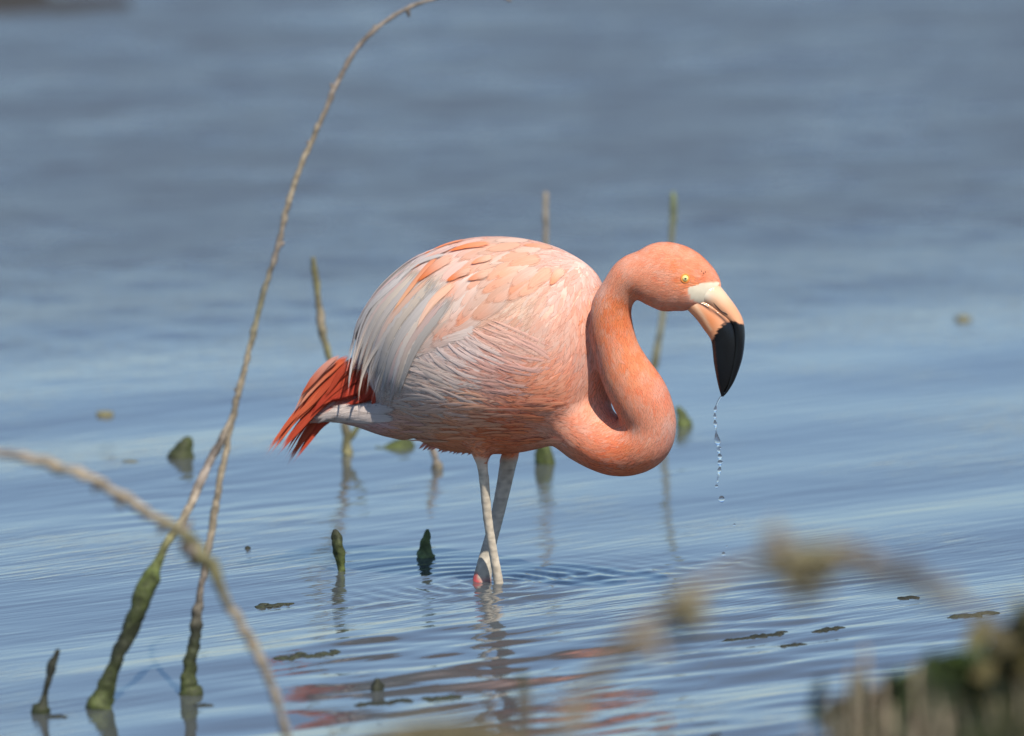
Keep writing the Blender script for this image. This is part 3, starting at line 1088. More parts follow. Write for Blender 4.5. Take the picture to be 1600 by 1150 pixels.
bill_part('upper_bill', [(1102, 436, 1078, 467, 17), (1121, 443, 1097, 475, 19), (1140, 465, 1114, 486, 17), (1154, 485, 1130, 497, 16), (1162, 503, 1141, 509, 16), (1164, 528, 1145, 536, 15.5),
                         (1160, 560, 1142, 568, 13), (1149, 592, 1137, 597, 8.5), (1138, 611, 1132, 612, 4), (1130, 620, 1128, 619, 1)])
bill_part('lower_bill', [(1090, 460, 1074, 484, 15), (1108, 466, 1088, 499, 17), (1126, 478, 1099, 514, 17), (1143, 492, 1110, 530, 16.8), (1152, 508, 1113, 545, 16.5), (1157, 536, 1115, 565, 15),
                         (1152, 567, 1119, 588, 12), (1143, 595, 1123, 606, 7), (1133, 610, 1126, 616, 3), (1129, 619, 1127, 620, .8)])
# nostril slit, and the dark gape line
dm, n, l, b = M('dark slit')
b.inputs['Base Color'].default_value = (.05, .022, .015, 1)
b.inputs['Roughness'].default_value = .5


BIL = {}
for o_ in bill.children:
    me_ = o_.data
    BIL[o_.name] = BVHTree.FromPolygons([v_.co for v_ in me_.vertices], [tuple(p.vertices) for p in me_.polygons])


def on_bill(a, b_):
    r = ray(a, b_)
    best = None
    for t_ in BIL.values():
        h = t_.ray_cast(CAMP + r * 20, r.normalized())
        if h[0] is not None and (best is None or h[3] < best[3]):
            best = h
    return best[0] if best else P(a, b_, BY)


pts = [on_bill(a, b_) for a, b_ in [(1115, 473), (1120, 479), (1127, 486), (1133, 489), (1137, 492)]]
v, f, u = tube([tuple(p_) + (r_, r_ * .6) for p_, r_ in zip(pts, (.0003, .0009, .0011, .0012, .0004))], 20, 8)
new_obj('nostril', mesh('nostril', v, f), bill, dm)
pts = [on_bill(a, b_) for a, b_ in [(1085, 470.5), (1092, 473), (1100, 477), (1108, 481.5)]]
v, f, u = tube([tuple(p_) + (r_, r_ * .6) for p_, r_ in zip(pts, (.0003, .0006, .0008, .0009))], 16, 8)
new_obj('gape_line', mesh('gape_line', v, f), bill, dm)

em, n, l, b = M('eye')
at = n.new('ShaderNodeAttribute')
at.attribute_name = 'Col'
l.new(at.outputs['Color'], b.inputs['Base Color'])
b.inputs['Roughness'].default_value = .08
h, hn = hit(1070.5, 435)
eye_c = h - hn * .0020


def ball(c, r, nrm, colf, flat=1.0):
    q = Vector((0, 0, 1)).rotation_difference(nrm)
    vs, fs, cs = [], [], []
    for i in range(17):
        ph = math.pi * i / 16
        for j in range(24):
            th = 2 * math.pi * j / 24
            d = Vector((math.sin(ph) * math.cos(th), math.sin(ph) * math.sin(th), math.cos(ph) * flat))
            vs.append(c + (q @ d) * r)
            cs.append(colf(ph))
    for i in range(16):
        for j in range(24):
            a, b_ = i * 24 + j, i * 24 + (j + 1) % 24
            fs.append((a, a + 24, b_ + 24, b_))
    return mesh('ball', np.array([tuple(v_) for v_ in vs]), fs, np.array(cs))


en = (hn + Vector((.12, -.6, 0))).normalized()
eye = new_obj('eye', ball(eye_c, .0060, en, lambda p: (.80, .62, .20) if p > .42 else (.86, .74, .34)), bird, em)
new_obj('pupil', ball(eye_c + en * .0054, .0019, en, lambda p: (.10, .10, .06), .6), eye, em)
# bare orange skin round the eye
v, f, u = [], [], None
ring = []
q = Vector((0, 0, 1)).rotation_difference(en)
for i in range(28):
    a = 2 * math.pi * i / 28
    for j in range(8):
        bb = 2 * math.pi * j / 8
        d = Vector(((.0060 + .0016 * math.cos(bb)) * math.cos(a), (.0060 + .0016 * math.cos(bb)) * math.sin(a), .0011 * math.sin(bb) + .0022))
        ring.append(eye_c + (q @ d))
ff = []
for i in range(28):
    for j in range(8):
        ff.append((i * 8 + j, ((i + 1) % 28) * 8 + j, ((i + 1) % 28) * 8 + (j + 1) % 8, i * 8 + (j + 1) % 8))
new_obj('eyelid', mesh('eyelid', np.array([tuple(r_) for r_ in ring]), ff, np.tile(np.array([[.80, .25, .05]]), (len(ring), 1))), eye, pm)
# specks of mud on the brow
for (a, b_, r_) in [(1096, 424, .0010), (1099, 427, .0012), (1102, 425, .0010), (1098, 430, .0007)]:
    h, hn = hit(a, b_)
    if h:
        new_obj('mud_speck', ball(h + hn * .0006, r_, hn, lambda p: (.18, .07, .04), .5), bird, pm)

# ------------------------------------------------------------------ drops from the bill
gm, n, l, b = M('clear water')
b.inputs['Base Color'].default_value = (1, 1, 1, 1)
b.inputs['Roughness'].default_value = 0
b.inputs['IOR'].default_value = 1.333
b.inputs['Transmission Weight'].default_value = 1
DY = -.195
STR = [(1128, 618, 1.2), (1123, 625, 1.4), (1119, 634, 1.2), (1117.5, 640, 2.6), (1117, 645, 1.2), (1117, 651, 2.4), (1117, 656, 1.0), (1117.5, 662, 3.0), (1118.5, 669, 1.0), (1119, 676, 1.3), (1120, 684, 3.6), (1121.5, 691, 4.4), (1122, 697, 2.2), (1123, 704, 2.8),
       (1124, 709, 1.4), (1124.5, 713, 3.6), (1125, 719, 2.2), (1124.5, 723, 3.8), (1125, 729, 1.6), (1124, 735, 3.2), (1123, 742, 1.4), (1121.5, 751, 1.6), (1121, 755, .5)]
v, f, u = tube([tuple(P(a, b_, DY)) + (r_ / 1000, r_ / 1000) for a, b_, r_ in STR], 150, 14)
new_obj('water_trickle', mesh('water_trickle', v, f), None, gm, label="beaded string of clear water trickling from the tip of the flamingo's bill", category='water trickle')
DROPS = [(1125.5, 700, 1.6, "tiny clear droplet flung just beside the widest bulge of the trickle"), (1128.5, 722, 1.5, "tiny clear droplet beside the lower beads of the trickle"),
         (1119.5, 760, 2.6, 'small clear droplet just below the end of the trickle'), (1127.5, 780, 4.8, 'largest round droplet falling alone beneath the trickle'),
         (1147.5, 820, 1.8, 'small bright droplet farthest to the right in mid air'), (1135.5, 854, 1.5, 'tiny droplet falling just above the splash drop near the water'),
         (1130.5, 866, 3.2, 'dark droplet about to touch the rippled water under the bill')]
for a, b_, r_, lb in DROPS:
    c = P(a, b_, DY if b_ < 840 else .15)
    me = ball(c, r_ / 1000, Vector((0.1, 0, 1)).normalized(), lambda p: (1, 1, 1), 1.15)
    new_obj('water_droplet', me, None, gm, label=lb, category='water droplet', group="droplets falling from the flamingo's bill")

# ------------------------------------------------------------------ stalks and stumps
sm, n, l, b = M('dead stalk')
at = n.new('ShaderNodeAttribute')
at.attribute_name = 'Col'
tc = n.new('ShaderNodeTexCoord')
no = n.new('ShaderNodeTexNoise')
no.inputs['Scale'].default_value = 120
no.inputs['Detail'].default_value = 5
l.new(tc.outputs['Object'], no.inputs[0])
rp = n.new('ShaderNodeMapRange')
rp.inputs['From Min'].default_value = .3
rp.inputs['From Max'].default_value = .7
rp.inputs['To Min'].default_value = .55
rp.inputs['To Max'].default_value = 1.3
l.new(no.outputs[0], rp.inputs['Value'])
mx = n.new('ShaderNodeMix')
mx.data_type = 'RGBA'
mx.blend_type = 'MULTIPLY'
mx.inputs['Factor'].default_value = 1
l.new(at.outputs['Color'], mx.inputs[6])
l.new(rp.outputs[0], mx.inputs[7])
l.new(mx.outputs[2], b.inputs['Base Color'])
bp = n.new('ShaderNodeBump')
bp.inputs['Strength'].default_value = .7
bp.inputs['Distance'].default_value = .003
l.new(no.outputs[0], bp.inputs['Height'])
l.new(bp.outputs[0], b.inputs['Normal'])
b.inputs['Roughness'].default_value = .75

TAN = np.array((.27, .225, .155))
GREY = np.array((.22, .185, .15))
OLIVE = np.array((.16, .15, .07))
GREEN = np.array((.058, .076, .018))
DGREEN = np.array((.018, .022, .009))


def stalk(name, pts, Y, cols, label=None, category=None, group=None, parent=None, n_=60, sides=10, lump=.35, ls=60, depth=None, seed=0.0, smat=None):
    """pts: (px, py, radius in photo px at that depth); Y number or list"""
    Ys = Y if isinstance(Y, (list, tuple)) else [Y] * len(pts)
    rows = []
    for (a, b_, r_), y in zip(pts, Ys):
        sc = (y - CAM_Y) / DIST / 1000
        p = P(a, b_, y)
        rows.append(tuple(p) + (r_ * sc, r_ * sc))
    v_, f_, u_ = tube(rows, n_, sides, lump, ls, seed)
    t = u_[:, 0]
    kt = np.linspace(0, 1, len(cols))
    C = np.stack([np.interp(t, kt, [c[k] for c in cols]) for k in range(3)], 1)
    nz = np.array([mnoise.fractal(Vector(q_) * 45 + Vector((seed, 0, 0)), 1, 2, 2) for q_ in v_])[:, None]
    C = np.clip(C * (1 + .45 * nz), .004, .8)
    me = mesh(name, v_, f_, C, u_)
    o_ = new_obj(name, me, parent, smat or sm)
    if label:
        o_['label'] = label
        o_['category'] = category
    if group:
        o_['group'] = group
    return o_


def below(px_, py_, r_, Y):
    """carry a stalk's foot 6 cm under the water"""
    p = P(px_, py_, Y)
    q_ = proj([(p.x, p.y, p.z - .07)])
    return (float(q_[0][0]), float(q_[1][0]), r_)


# 1 the tall arching stalk and the one that joins it
Yl = W(155, 1104).y
Yr = W(297, 1085).y
arch = new_obj('arching_stalk', None, None, None, label='tall arching pair of dead stalks with algae covered feet crossing the left side', category='dead plant')
arch.location = W(297, 1085)
inv = arch.matrix_world.inverted()


def stem(name, pts, Y, cols, parent, **k):
    o_ = stalk(name, pts, Y, cols, parent=parent, **k)
    o_.matrix_parent_inverse.identity()
    o_.location = -Vector(parent.location)
    return o_


stem('stem', [below(297, 1088, 26, Yr), (297, 1085, 22), (294, 1074, 13), (297, 1040, 10.5), (303, 1005, 9), (308, 960, 8.5), (312, 935, 5.5), (320, 885, 5.2), (332, 820, 5.6), (343, 755, 5.6), (354, 700, 5.2), (366, 640, 5.4), (380, 585, 5), (396, 520, 4.8), (414, 450, 4.6), (432, 395, 4.4), (447, 330, 4.5), (466, 270, 4.2), (485, 225, 4.4), (505, 180, 4.0), (522, 140, 4.6), (545, 95, 4.0), (570, 62, 4.0),
      (600, 35, 3.8), (632, 15, 3.4), (665, 2, 3.0), (700, -8, 2.8), (740, -14, 2.4), (775, -9, 2.4), (798, 2, 2.2)],
     Yr, [DGREEN, GREEN * .7, DGREEN * 1.3, GREY, TAN, TAN, TAN, TAN * .9, OLIVE + .06, GREY, TAN, TAN, GREY, GREY, GREY, TAN, GREY], arch, n_=330, sides=10, lump=.5, ls=70)
stem('stem', [below(150, 1110, 28, Yl), (155, 1104, 24), (160, 1092, 18), (172, 1060, 12.5), (186, 1020, 11), (206, 975, 12), (220, 940, 14.5), (234, 905, 13), (246, 880, 8), (262, 848, 6.0), (282, 818, 6.5), (298, 788, 6.5), (312, 755, 5.6), (330, 718, 5.8), (345, 690, 6.5), (356, 666, 4.5), (364, 645, 3)],
     [Yl, Yl, Yl, Yl, Yl, Yl, Yl, Yl, Yl, Yl, Yl + (Yr - Yl) * .3, Yl + (Yr - Yl) * .5, Yl + (Yr - Yl) * .7, Yr - .01, Yr - .01, Yr - .005, Yr], [DGREEN, GREEN * 1.0, GREEN * .7, DGREEN, GREEN * .7, GREEN * 1.5, OLIVE, TAN, GREY, GREY * .8, TAN], arch, n_=140, sides=14, lump=.5, ls=36, seed=3)
for (a, b_, c_, d_) in [(590, 44, 583, 40), (636, 14, 640, 27), (522, 140, 516, 130), (486, 224, 478, 222), (437, 384, 445, 378), (366, 640, 373, 630), (372, 615, 366, 606), (345, 690, 337, 700)]:
    stem('leaf_scar', [(a, b_, 3.2), ((a + c_) / 2, (b_ + d_) / 2, 3), (c_, d_, 1)], Yr, [GREY, GREY * .7], arch, n_=8, sides=6)
for (a, b_, r_, Y_) in [(277, 1088, 20, Yr), (318, 1088, 16, Yr), (135, 1102, 14, Yl), (176, 1102, 12, Yl)]:
    pass

# 2 nearer stalk bowing across the lower left
Yn = -3.1
twig = new_obj('bowed_stalk', None, None, None, label='bare brown stalk bowing from the left edge down across the arching stalks', category='dead plant')
twig.location = P(470, 1300, Yn)
stem('stem', [(-140, 712, 6.6), (-60, 700, 6.6), (0, 708, 6.6), (50, 716, 7.0), (90, 730, 8.2), (130, 742, 7.0), (185, 772, 7.8), (230, 800, 6.6), (268, 822, 7.8), (295, 842, 11.5), (312, 862, 12.3), (335, 892, 9.8), (352, 935, 7.4), (378, 980, 7.0), (402, 1018, 7.8), (420, 1060, 6.6), (436, 1105, 6.1), (448, 1150, 6.1), (470, 1240, 6.6), (478, 1330, 6.6)],
     Yn, [TAN, TAN, GREY, TAN, TAN * 1.1, TAN, OLIVE, OLIVE, TAN, TAN, TAN, TAN, TAN, TAN], twig, n_=260, sides=12, lump=.7, ls=60, seed=5)
for (a, b_, c_, d_, r_) in [(150, 752, 147, 770, 5), (186, 775, 189, 795, 7), (300, 852, 303, 886, 11), (292, 846, 284, 866, 8), (86, 728, 70, 722, 5), (258, 822, 246, 834, 6), (318, 876, 300, 872, 9), (284, 830, 300, 812, 7), (228, 800, 224, 812, 5)]:
    stem('leaf_scar', [(a, b_, r_), ((a + c_) / 2, (b_ + d_) / 2, r_), (c_, d_, 2)], Yn, [GREY, GREY * .55], twig, n_=8, sides=8)


def spike(name, pts, label, category, cols, lump=.55, ls=55, seed=0.0, group=None, n_=40):
    a, b_, r_ = pts[0]
    Y = W(a, b_).y
    return stalk(name, [below(a, b_, r_ * 1.1, Y)] + pts, Y, cols, label, category, group, n_=n_, sides=12, lump=lump, ls=ls, seed=seed)


G3 = [DGREEN, GREEN, GREEN * 1.2, DGREEN]
spike('algae_spike', [(64, 1112, 14), (66, 1102, 8), (70, 1085, 4.5), (76, 1060, 5.5), (82, 1040, 7), (88, 1022, 5), (91, 1014, 2)], 'thin leaning dark stub with a pointed tip at the lower left corner', 'plant stub', [DGREEN, GREEN * 1.5, DGREEN, DGREEN * .8 + .01, DGREEN], seed=1)
spike('algae_spike', [(533, 893, 6), (532, 880, 6.5), (529, 862, 8.5), (526, 845, 7.5), (524, 832, 4.5), (523, 827, 2)], 'upright mossy stub left of the cone shaped one behind the tail', 'plant stub', [DGREEN, GREEN * .9, GREEN * 1.2, DGREEN], seed=2)
spike('algae_spike', [(663, 871, 13), (664, 862, 11), (666, 848, 8.5), (667, 836, 6), (668, 827, 3)], "cone shaped mossy stub nearest to the flamingo's legs", 'plant stub', [GREEN * 1.6, GREEN * 2, GREEN * 2.4 + .03, GREEN], seed=4)  # moss green brightened to offset the bird's shadow on this stub
spike('algae_spike', [(590, 1077, 11), (590, 1070, 8), (589, 1060, 3)], 'tiny dark cone poking out of the water below the bird', 'plant stub', [DGREEN, DGREEN, DGREEN], seed=5, n_=16)
spike('algae_spike', [(286, 718, 19), (287, 708, 16), (290, 698, 13), (294, 688, 9), (297, 683, 4)], 'dark blurred mossy lump in the water between the stalk and the left edge', 'plant stub', [DGREEN, DGREEN, GREEN * .9], seed=6, n_=20)
spike('algae_spike', [(850, 724, 14), (850, 712, 13), (849, 700, 11), (849, 690, 8)], 'dark green stump seen behind the belly and the neck', 'plant stub', [GREEN, GREEN, GREEN], seed=7, n_=20)
spike('algae_spike', [(1070, 668, 14), (1068, 658, 11), (1064, 648, 7), (1058, 636, 4)], 'green lump beside the outer bend of the neck', 'plant stub', [GREEN, GREEN * 1.2, GREEN], seed=8, n_=20)
spike('algae_spike', [(622, 700, 30), (622, 694, 24), (620, 688, 14)], 'low green clump of algae under the tail', 'plant stub', [GREEN * 1.2, GREEN * 1.5, GREEN], seed=9, n_=14)
spike('algae_spike', [(205, 724, 13), (205, 721, 8), (205, 719, 4)], 'faint low clump floating far left of the dark lump', 'floating weed', [OLIVE, OLIVE, OLIVE * .8], seed=10, n_=12)
spike('algae_spike', [(1505, 501, 12), (1505, 497, 9), (1505, 493, 4)], 'lone blurred tuft in the open water on the right', 'floating weed', [OLIVE, OLIVE, OLIVE], seed=11, n_=12)
spike('algae_spike', [(165, 648, 12), (165, 645, 7), (165, 642, 3)], 'pale green blurred tuft behind the left stalks', 'floating weed', [OLIVE * .9, OLIVE, OLIVE], seed=12, n_=12)
spike('algae_spike', [(387, 858, 5), (387, 855, 3), (387, 853, 1.5)], 'small dark speck of weed right of the arching stalks', 'floating weed', [DGREEN, DGREEN, DGREEN], seed=13, n_=10)
# stalks standing behind the bird
Yb_ = W(545, 712).y
bk = new_obj('leaning_stalk', None, None, None, label='thin olive stalk rising behind the tail with a crooked tip', category='dead plant')
bk.location = W(545, 712)
stem('stem', [below(546, 716, 9, Yb_), (545, 712, 9), (543, 700, 7), (542, 685, 6), (540, 668, 6.5), (534, 640, 5), (528, 610, 5), (519, 575, 5), (511, 545, 5.5), (503, 515, 6), (501, 490, 6), (497, 465, 4.8), (494, 440, 5), (491, 415, 4), (488, 402, 3)],
     Yb_, [GREEN, OLIVE, OLIVE, GREY * .9, OLIVE, OLIVE, TAN * .9, OLIVE, OLIVE], bk, n_=110, lump=.5, ls=50, seed=14)
stem('side_branch', [(543, 690, 4), (552, 678, 5), (560, 666, 4), (572, 655, 3)], Yb_, [OLIVE, GREEN], bk, n_=14, seed=15)
stalk('upright_stalk', [below(851, 630, 6, W(851, 620).y), (851, 620, 5), (851, 560, 4.5), (852, 420, 4), (853, 360, 4), (852, 335, 4.2), (853, 306, 3.8), (853, 300, 3)], W(851, 620).y, [GREEN, OLIVE, TAN * .9, TAN * .9, TAN], 'blurred upright brown stalk end standing above the back', 'dead plant', n_=50, seed=16)
Yq = W(1068, 600).y
stalk('upright_stalk', [below(1012, 606, 6, Yq), (1015, 600, 6), (1024, 560, 5.5), (1032, 515, 5), (1040, 460, 4), (1047, 400, 3), (1051, 350, 4.5), (1052, 322, 5.5), (1052, 300, 3)], Yq, [OLIVE, OLIVE, OLIVE + .05, OLIVE + .05, GREEN * 2 + .04], 'blurred green stalk standing behind the head and neck', 'dead plant', n_=50, seed=17)
stalk('upright_stalk', [below(684, 735, 9, W(684, 732).y), (684, 732, 9), (682, 722, 5), (678, 708, 5), (672, 690, 4), (668, 670, 4)], W(684, 732).y, [GREEN, OLIVE, GREY, TAN], 'short blurred stalk ending in the water under the rear belly', 'dead plant', n_=24, seed=18)

# floating scraps of weed on the near water
WEED = [(480, 1030, 46, 'mat of weed left of the tiny dark cone'), (1180, 995, 44, 'dark weed strip right of the flower stalk, largest of the floating ones'), (1295, 985, 20, 'short dark weed strip between two longer ones on the right'),
        (1520, 963, 34, 'weed strip floating near the right edge of the water'), (1420, 935, 12, 'thin dark weed sliver highest on the right'), (600, 1095, 40, 'dim weed mat just below the tiny cone'),
        (690, 1085, 26, 'dim weed streak right of the mat below the cone'), (318, 1102, 9, 'dark scrap under the right foot of the arching stalks'),
        (90, 1118, 12, 'scrap of weed beside the leaning corner stub'), (430, 942, 24, 'pale weed streak left of the reflection'),
        (1240, 1008, 16, 'thin scrap of weed below the longest dark strip')]
for k, (a, b_, w_, lb) in enumerate(WEED):
    vv_, ff_ = [], []
    for m_ in range(3 + int(w_ / 4)):
        nm_ = 3 + int(w_ / 4)
        u0 = -1 + 2 * (m_ + .5) / nm_
        lw = 3 + w_ / nm_ * (1.6 + rng.random())
        cx, cy = a + u0 * w_, b_ - u0 * w_ * .11 + rng.normal() * (.6 + w_ * .016)
        p0, p1 = W(cx - lw, cy + lw * .10), W(cx + lw, cy - lw * .10)
        rows = []
        for t in np.linspace(0, 1, 5):
            q_ = p0.lerp(p1, t)
            rr = .0012 + .0042 * math.sin(math.pi * t) * (.5 + .8 * rng.random())
            rows.append((q_.x, q_.y, wz(q_.x, q_.y), rr * .45, rr * 1.7))
        v, f, u = tube(rows, 12, 7, .9, 130, k * 2.3 + m_, side_axis=(0, 1, 0))
        o_ = sum(len(x) for x in vv_)
        vv_.append(v)
        ff_.extend([tuple(i + o_ for i in q) for q in f])
    v = np.vstack(vv_)
    C = np.tile((DGREEN * (.8 if k % 3 else 1.4))[None], (len(v), 1))
    o_ = new_obj('floating_weed', mesh('floating_weed', v, ff_, C), None, sm, label=lb, category='floating weed', group='scraps of weed floating on the near water')

# ------------------------------------------------------------------ far mud edge at the top left
p = W(20, 6)
rows = []
for t in np.linspace(0, 1, 9):
    x = p.x - 1.3 + 1.55 * t
    rows.append((x, p.y + .25 + .25 * math.sin(t * 5), -.01, .02 + .035 * math.sin(math.pi * min(1, t * 1.05 + .1)) * (1 - t * .6), .62 * math.sin(math.pi * (.25 + .72 * t))))
v, f, u = tube(rows, 60, 24, .5, 5, 8.0)
new_obj('mud_bank', mesh('mud_bank', v, f, np.tile(np.array([[.026, .023, .016]]), (len(v), 1)), u), None, sm, kind='structure', label='dark mud bank at the far top left of the water')

# ------------------------------------------------------------------ near bank
bankm, n, l, b = M('bank soil')
tc = n.new('ShaderNodeTexCoord')
no = n.new('ShaderNodeTexNoise')
no.inputs['Scale'].default_value = 9
no.inputs['Detail'].default_value = 8
l.new(tc.outputs['Object'], no.inputs[0])
cr = n.new('ShaderNodeValToRGB')
cr.color_ramp.elements[0].color = (.018, .02, .008, 1)
cr.color_ramp.elements[1].color = (.09, .075, .035, 1)
l.new(no.outputs[0], cr.inputs[0])
l.new(cr.outputs[0], b.inputs['Base Color'])
b.inputs['Roughness'].default_value = .9


def bank_h(x, y):
    shore = -5.2 + .35 * np.sin(x * .9 + 1) + .8 * sstep(-.2, 1.0, x) - 3.0 * sstep(.4, -1.0, x) * 1.0
    d = shore - y
    h_ = -.25 + .42 * sstep(-.6, 1.2, d) + .085 * np.clip(d - .5, 0, 30)
    return np.minimum(h_, CAM_Z - 1.5) + .03 * np.sin(x * 5 + y * 3) * sstep(0, 1, d)


bx_, by_ = np.meshgrid(np.linspace(-30, 30, 180), np.linspace(-45, -3.4, 160))
bz_ = bank_h(bx_, by_)
ix = np.arange(bx_.size).reshape(bx_.shape)
BF = np.stack([ix[:-1, :-1], ix[:-1, 1:], ix[1:, 1:], ix[1:, :-1]], -1).reshape(-1, 4)
new_obj('bank', mesh('bank', np.stack([bx_, by_, bz_], -1).reshape(-1, 3), BF), None, bankm, kind='structure', label='low soil bank the camera stands on')

# grass and leafy growth on the bank, blurred at the lower right
gm2, n, l, b = M('bank growth')
at = n.new('ShaderNodeAttribute')
at.attribute_name = 'Col'
l.new(at.outputs['Color'], b.inputs['Base Color'])
b.inputs['Roughness'].default_value = .6
gv, gf, gc = [], [], []


def blade(x, y, z, h_, w_, bend, col):
    o_ = len(gv)
    a = rng.random() * 6.28
    dx, dy = math.cos(a) * bend, math.sin(a) * bend
    b_ = rng.random() * 3.14
    sx, sy = math.cos(b_) * w_ / 2, math.sin(b_) * w_ / 2
    for i in range(4):
        t = i / 3
        k_ = 1 - t ** 2 * .95
        cx, cy, cz = x + dx * t * t, y + dy * t * t, z + h_ * (t - .15 * bend / max(h_, .01) * t * t)
        gv.append((cx - sx * k_, cy - sy * k_, cz))
        gv.append((cx + sx * k_, cy + sy * k_, cz))
        gc.extend([col * (.8 + .3 * t)] * 2)
    for i in range(3):
        gf.append((o_ + 2 * i, o_ + 2 * i + 1, o_ + 2 * i + 3, o_ + 2 * i + 2))


def top_line(x):
    """photo height the growth reaches, by photo x"""
    return np.interp(x, [1100, 1200, 1290, 1340, 1400, 1450, 1500, 1560, 1620, 1700, 1900], [1155, 1135, 1118, 1098, 1115, 1115, 1085, 1045, 1015, 985, 960])


for k in range(5200):
    y = -4.75 - 1.5 * rng.random()
    xp = 1120 + 620 * rng.random() ** .85
    x = P(xp, 1100, y).x
    z = float(bank_h(x, y))
    zt = P(xp, top_line(xp) + 42 * abs(rng.normal()), y).z
    h_ = max(.06, (zt - z)) * (.82 + .18 * rng.random())
    c = GREEN * (.2 + .5 * rng.random()) if rng.random() < .85 else OLIVE * (.3 + .5 * rng.random())
    if rng.random() < .035:
        c = (TAN * 1.1 + .03) * (.8 + .5 * rng.random())
        h_ = h_ + .045 * rng.random()
    blade(x, y, z - .01, h_, .010 + .008 * rng.random(), .10 * rng.random(), c)
for k in range(9000):   # elsewhere on the bank, short and below the frame
    x = rng.uniform(-4, 4)
    y = -5.6 - 12 * rng.random()
    z = float(bank_h(x, y))
    if z < .02:
        continue
    zmax = P(800, 1185, y).z
    h_ = min(.28, zmax - z)
    if h_ < .04:
        continue
    blade(x, y, z - .01, h_ * (.4 + .6 * rng.random()), .009, .07, GREEN * (.7 + rng.random()) if rng.random() < .7 else OLIVE)
new_obj('grass', mesh('grass', np.array(gv), np.array(gf), np.array(gc)), None, gm2, kind='stuff', label='dark blurred grass and low growth on the near bank', category='grass')

# leafy weed with round leaves standing in it
gv, gf, gc = [], [], []


def leafy(name, base, top, nleaf, size, col, label, Y):
    root = new_obj(name, None, None, None, label=label, category='plant', group='leafy plants on the near bank')
    b0, t0 = P(base[0], base[1], Y), P(top[0], top[1], Y)
    root.location = b0
    sc = 1
    stem('stem', [(base[0], base[1], 5), ((base[0] + top[0]) / 2 + 4, (base[1] + top[1]) / 2, 4), (top[0], top[1], 2)], Y, [OLIVE, OLIVE], root, n_=12, sides=6)
    lv, lf, lcx = [], [], []
    for i in range(nleaf):
        t = .25 + .75 * rng.random()
        c = b0.lerp(t0, t) + Vector((rng.normal() * size[0], rng.normal() * .04, rng.normal() * size[1]))
        d = Vector(rng.normal(size=3)).normalized()
        e = d.cross(Vector((rng.normal(), rng.normal(), rng.normal()))).normalized()
        r_ = .013 + .012 * rng.random()
        o_ = len(lv)
        for q_ in ((-1.4, 0), (-.5, .7), (.6, .6), (1.4, 0), (.6, -.6), (-.5, -.7)):
            lv.append(tuple(c + d * r_ * q_[0] + e * r_ * q_[1]))
        lf.append(tuple(range(o_, o_ + 6)))
        cc = col * (.6 + .9 * rng.random())
        lcx.extend([cc] * 6)
    lo = new_obj('foliage', mesh('foliage', np.array(lv), lf, np.array(lcx), smooth=False), root, gm2, kind='stuff')
    lo.location = -b0
    return root


LG = np.array((.045, .075, .016))
leafy('leafy_plant', (1520, 1165), (1500, 1055), 130, (.028, .022), LG, 'bright green leafy sprig highest left of the dark corner growth', -5.0)
leafy('leafy_plant', (1575, 1165), (1568, 1050), 200, (.030, .03), LG * .5, 'dark leafy plant rising at the right edge of the bank', -5.2)
leafy('leafy_plant', (1620, 1165), (1610, 1010), 160, (.028, .03), np.array((.10, .085, .03)), 'brownish leafy plant cut by the right edge', -5.4)
leafy('leafy_plant', (1470, 1165), (1465, 1085), 170, (.03, .02), LG * .35, 'low dark bushy plant left of the corner growth', -5.1)
leafy('leafy_plant', (1390, 1175), (1385, 1110), 150, (.035, .02), LG * .35, 'low dark plant beside the pale dry stems', -5.2)
# pale dry stems among the growth
for k, (a, t_, r_, lb) in enumerate([(1352, 1010, 6, 'tallest pale dry stem rising from the dark grass'), (1330, 1045, 6, 'pale dry stem just left of the tallest one'), (1378, 1060, 6, 'pale dry stem just right of the tallest one'),
                                     (1432, 1040, 5, 'faint dry stem between the pale group and the leafy corner'), (1392, 1100, 6, 'short pale stem low in the grass'), (1300, 1085, 5, 'short dry stem at the left end of the grass'),
                                     (1480, 1110, 5, 'dry stem in front of the bright leafy sprig'), (1590, 960, 8, 'dry stem tip standing highest at the right edge')]):
    y = -5.3
    z0 = float(bank_h(P(a, 1100, y).x, y))
    b0 = proj([(P(a, 1100, y).x, y, z0 - .02)])
    stalk('dry_reed', [(a + 6, float(b0[1][0]), r_ * 1.1), (a + 3, (float(b0[1][0]) + t_) / 2, r_), (a - 1, t_ + 10, r_ * .9), (a, t_, r_ * .4)], y, [OLIVE, OLIVE + .05, TAN * 1.1, TAN], lb, 'dry stem', 'pale dry stems on the near bank', n_=14, sides=7, lump=.4, seed=k)
# thin stems rising in front, lower centre
stalk('dry_reed', [(818, 1330, 8), (818, 1230, 10), (817, 1150, 10), (819, 1110, 12), (818, 1075, 8), (816, 1058, 11), (815, 1050, 5)], -4.3, [DGREEN * 2, DGREEN * 2, DGREEN * 2, GREY * .6, DGREEN * 2], 'thin grey stem rising alone from the bottom edge near the middle', 'dry stem', n_=24, sides=8, seed=31)
stalk('dry_reed', [(1042, 1300, 5), (1040, 1200, 5), (1040, 1158, 5), (1040, 1130, 5), (1040, 1122, 3)], -5.0, [DGREEN * 2, GREY * .7, GREY * .6], 'short dark stem tip at the bottom edge under the orange reflection', 'dry stem', n_=16, sides=8, seed=33)

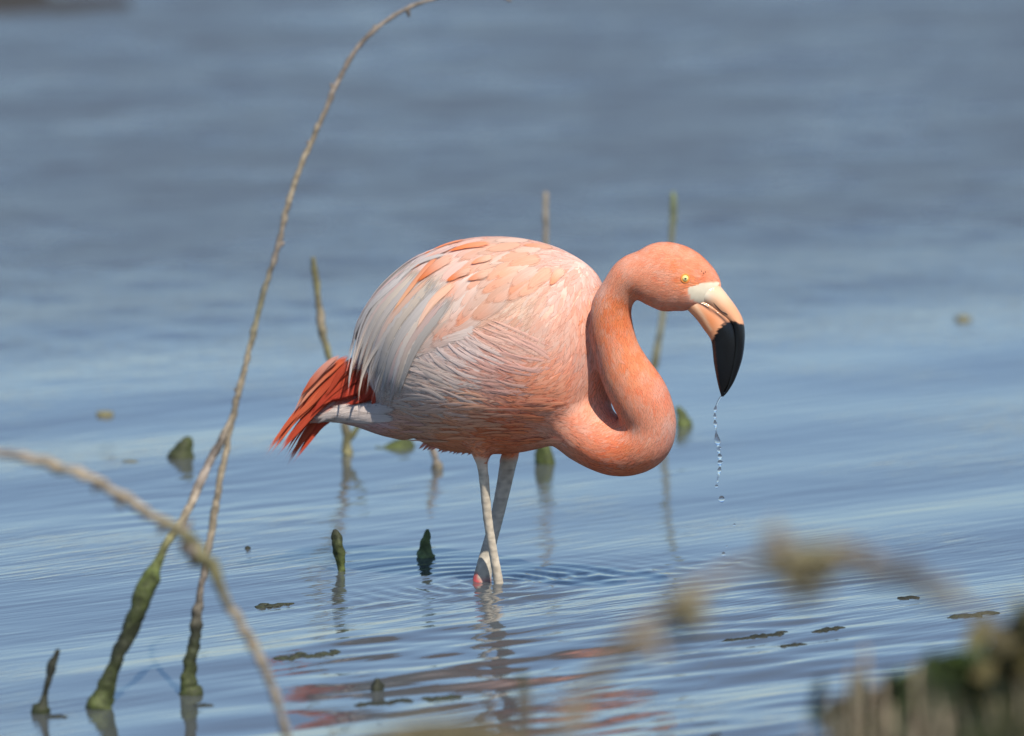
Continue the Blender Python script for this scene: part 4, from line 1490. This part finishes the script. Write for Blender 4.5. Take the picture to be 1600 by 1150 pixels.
# the strongly blurred flower stalk that bows over the lower right
YF = -7.3
fs_ = new_obj('seedhead_stalk', None, None, None, label='very blurred tan seedhead stalk bowing over the water at lower right', category='dead plant')
fs_.location = P(800, 1300, YF)
stem('stem', [(820, 1300, 8.5), (850, 1200, 10.2), (885, 1120, 10.2), (935, 1050, 11.9), (1000, 985, 13.6), (1060, 940, 13.6), (1120, 905, 10.2), (1180, 880, 10.2), (1240, 868, 15.3), (1300, 862, 15.3), (1360, 880, 15.3), (1420, 905, 11.9), (1480, 930, 8.5), (1540, 965, 6.8), (1570, 985, 5.1)],
     YF, [OLIVE * .8, OLIVE * .8, TAN * .7, TAN * .7, TAN * .8, TAN * .8, OLIVE, TAN * .7, GREY * .5, TAN * .6], fs_, n_=120, sides=8, lump=.5)
YEL = np.array((.22, .19, .10))
for (a, b_, w_, h__, c, nn_) in [(1262, 893, 42, 22, YEL * .62, 92), (1215, 850, 18, 22, TAN, 28), (1075, 955, 24, 24, YEL * .9, 52), (1010, 1000, 32, 20, TAN, 40), (1395, 897, 34, 11, GREY * .45, 64), (1330, 870, 28, 10, TAN * .8, 32), (900, 1120, 24, 20, TAN, 12), (1260, 930, 16, 20, YEL, 8), (1470, 925, 24, 12, TAN * .7, 8)]:
    lv, lf, lcx = [], [], []
    for i in range(nn_):
        c0 = P(a + rng.normal() * w_ * .6, b_ + rng.normal() * h__ * .6, YF + rng.normal() * .02)
        d = Vector(rng.normal(size=3)).normalized()
        e = d.cross(Vector(rng.normal(size=3))).normalized()
        g_ = d.cross(e)
        r_ = .0045 + .003 * rng.random()
        o_ = len(lv)
        for q_ in (d * 1.8, e, g_, -e, -g_, -d * 1.8):
            lv.append(tuple(c0 + q_ * r_))
        lf += [(o_, o_ + 1, o_ + 2), (o_, o_ + 2, o_ + 3), (o_, o_ + 3, o_ + 4), (o_, o_ + 4, o_ + 1), (o_ + 5, o_ + 2, o_ + 1), (o_ + 5, o_ + 3, o_ + 2), (o_ + 5, o_ + 4, o_ + 3), (o_ + 5, o_ + 1, o_ + 4)]
        lcx.extend([c * (.7 + .6 * rng.random())] * 6)
    o_ = new_obj('seed_cluster', mesh('seed_cluster', np.array(lv), lf, np.array(lcx), smooth=False), fs_, gm2, kind='stuff')
    o_.location = -fs_.location
# yellowish blurred tuft at the bottom edge
gv, gf, gc = [], [], []
for k in range(1500):
    y = -6.8 + rng.normal() * .08
    xp = 700 + rng.normal() * 48
    p = P(xp, 1230, y)
    zt = P(xp, 1112 + 12 * abs(rng.normal()) + 18 * abs(xp - 690) / 90, y).z
    blade(p.x, y, p.z, zt - p.z, .007, .03, YEL * (.5 + .5 * rng.random()))
b0 = P(700, 1230, -6.8)
hz = float(bank_h(b0.x, b0.y))
for k in range(60):
    xp = 700 + rng.normal() * 30
    p = P(xp, 1230, -6.8)
    blade(p.x, -6.8, hz - .01, p.z - hz + .05, .007, .01, OLIVE)
new_obj('dry_tuft', mesh('dry_tuft', np.array(gv), np.array(gf), np.array(gc)), None, gm2, label='blurred yellowish tuft of dry grass at the bottom edge left of centre', category='grass tuft')
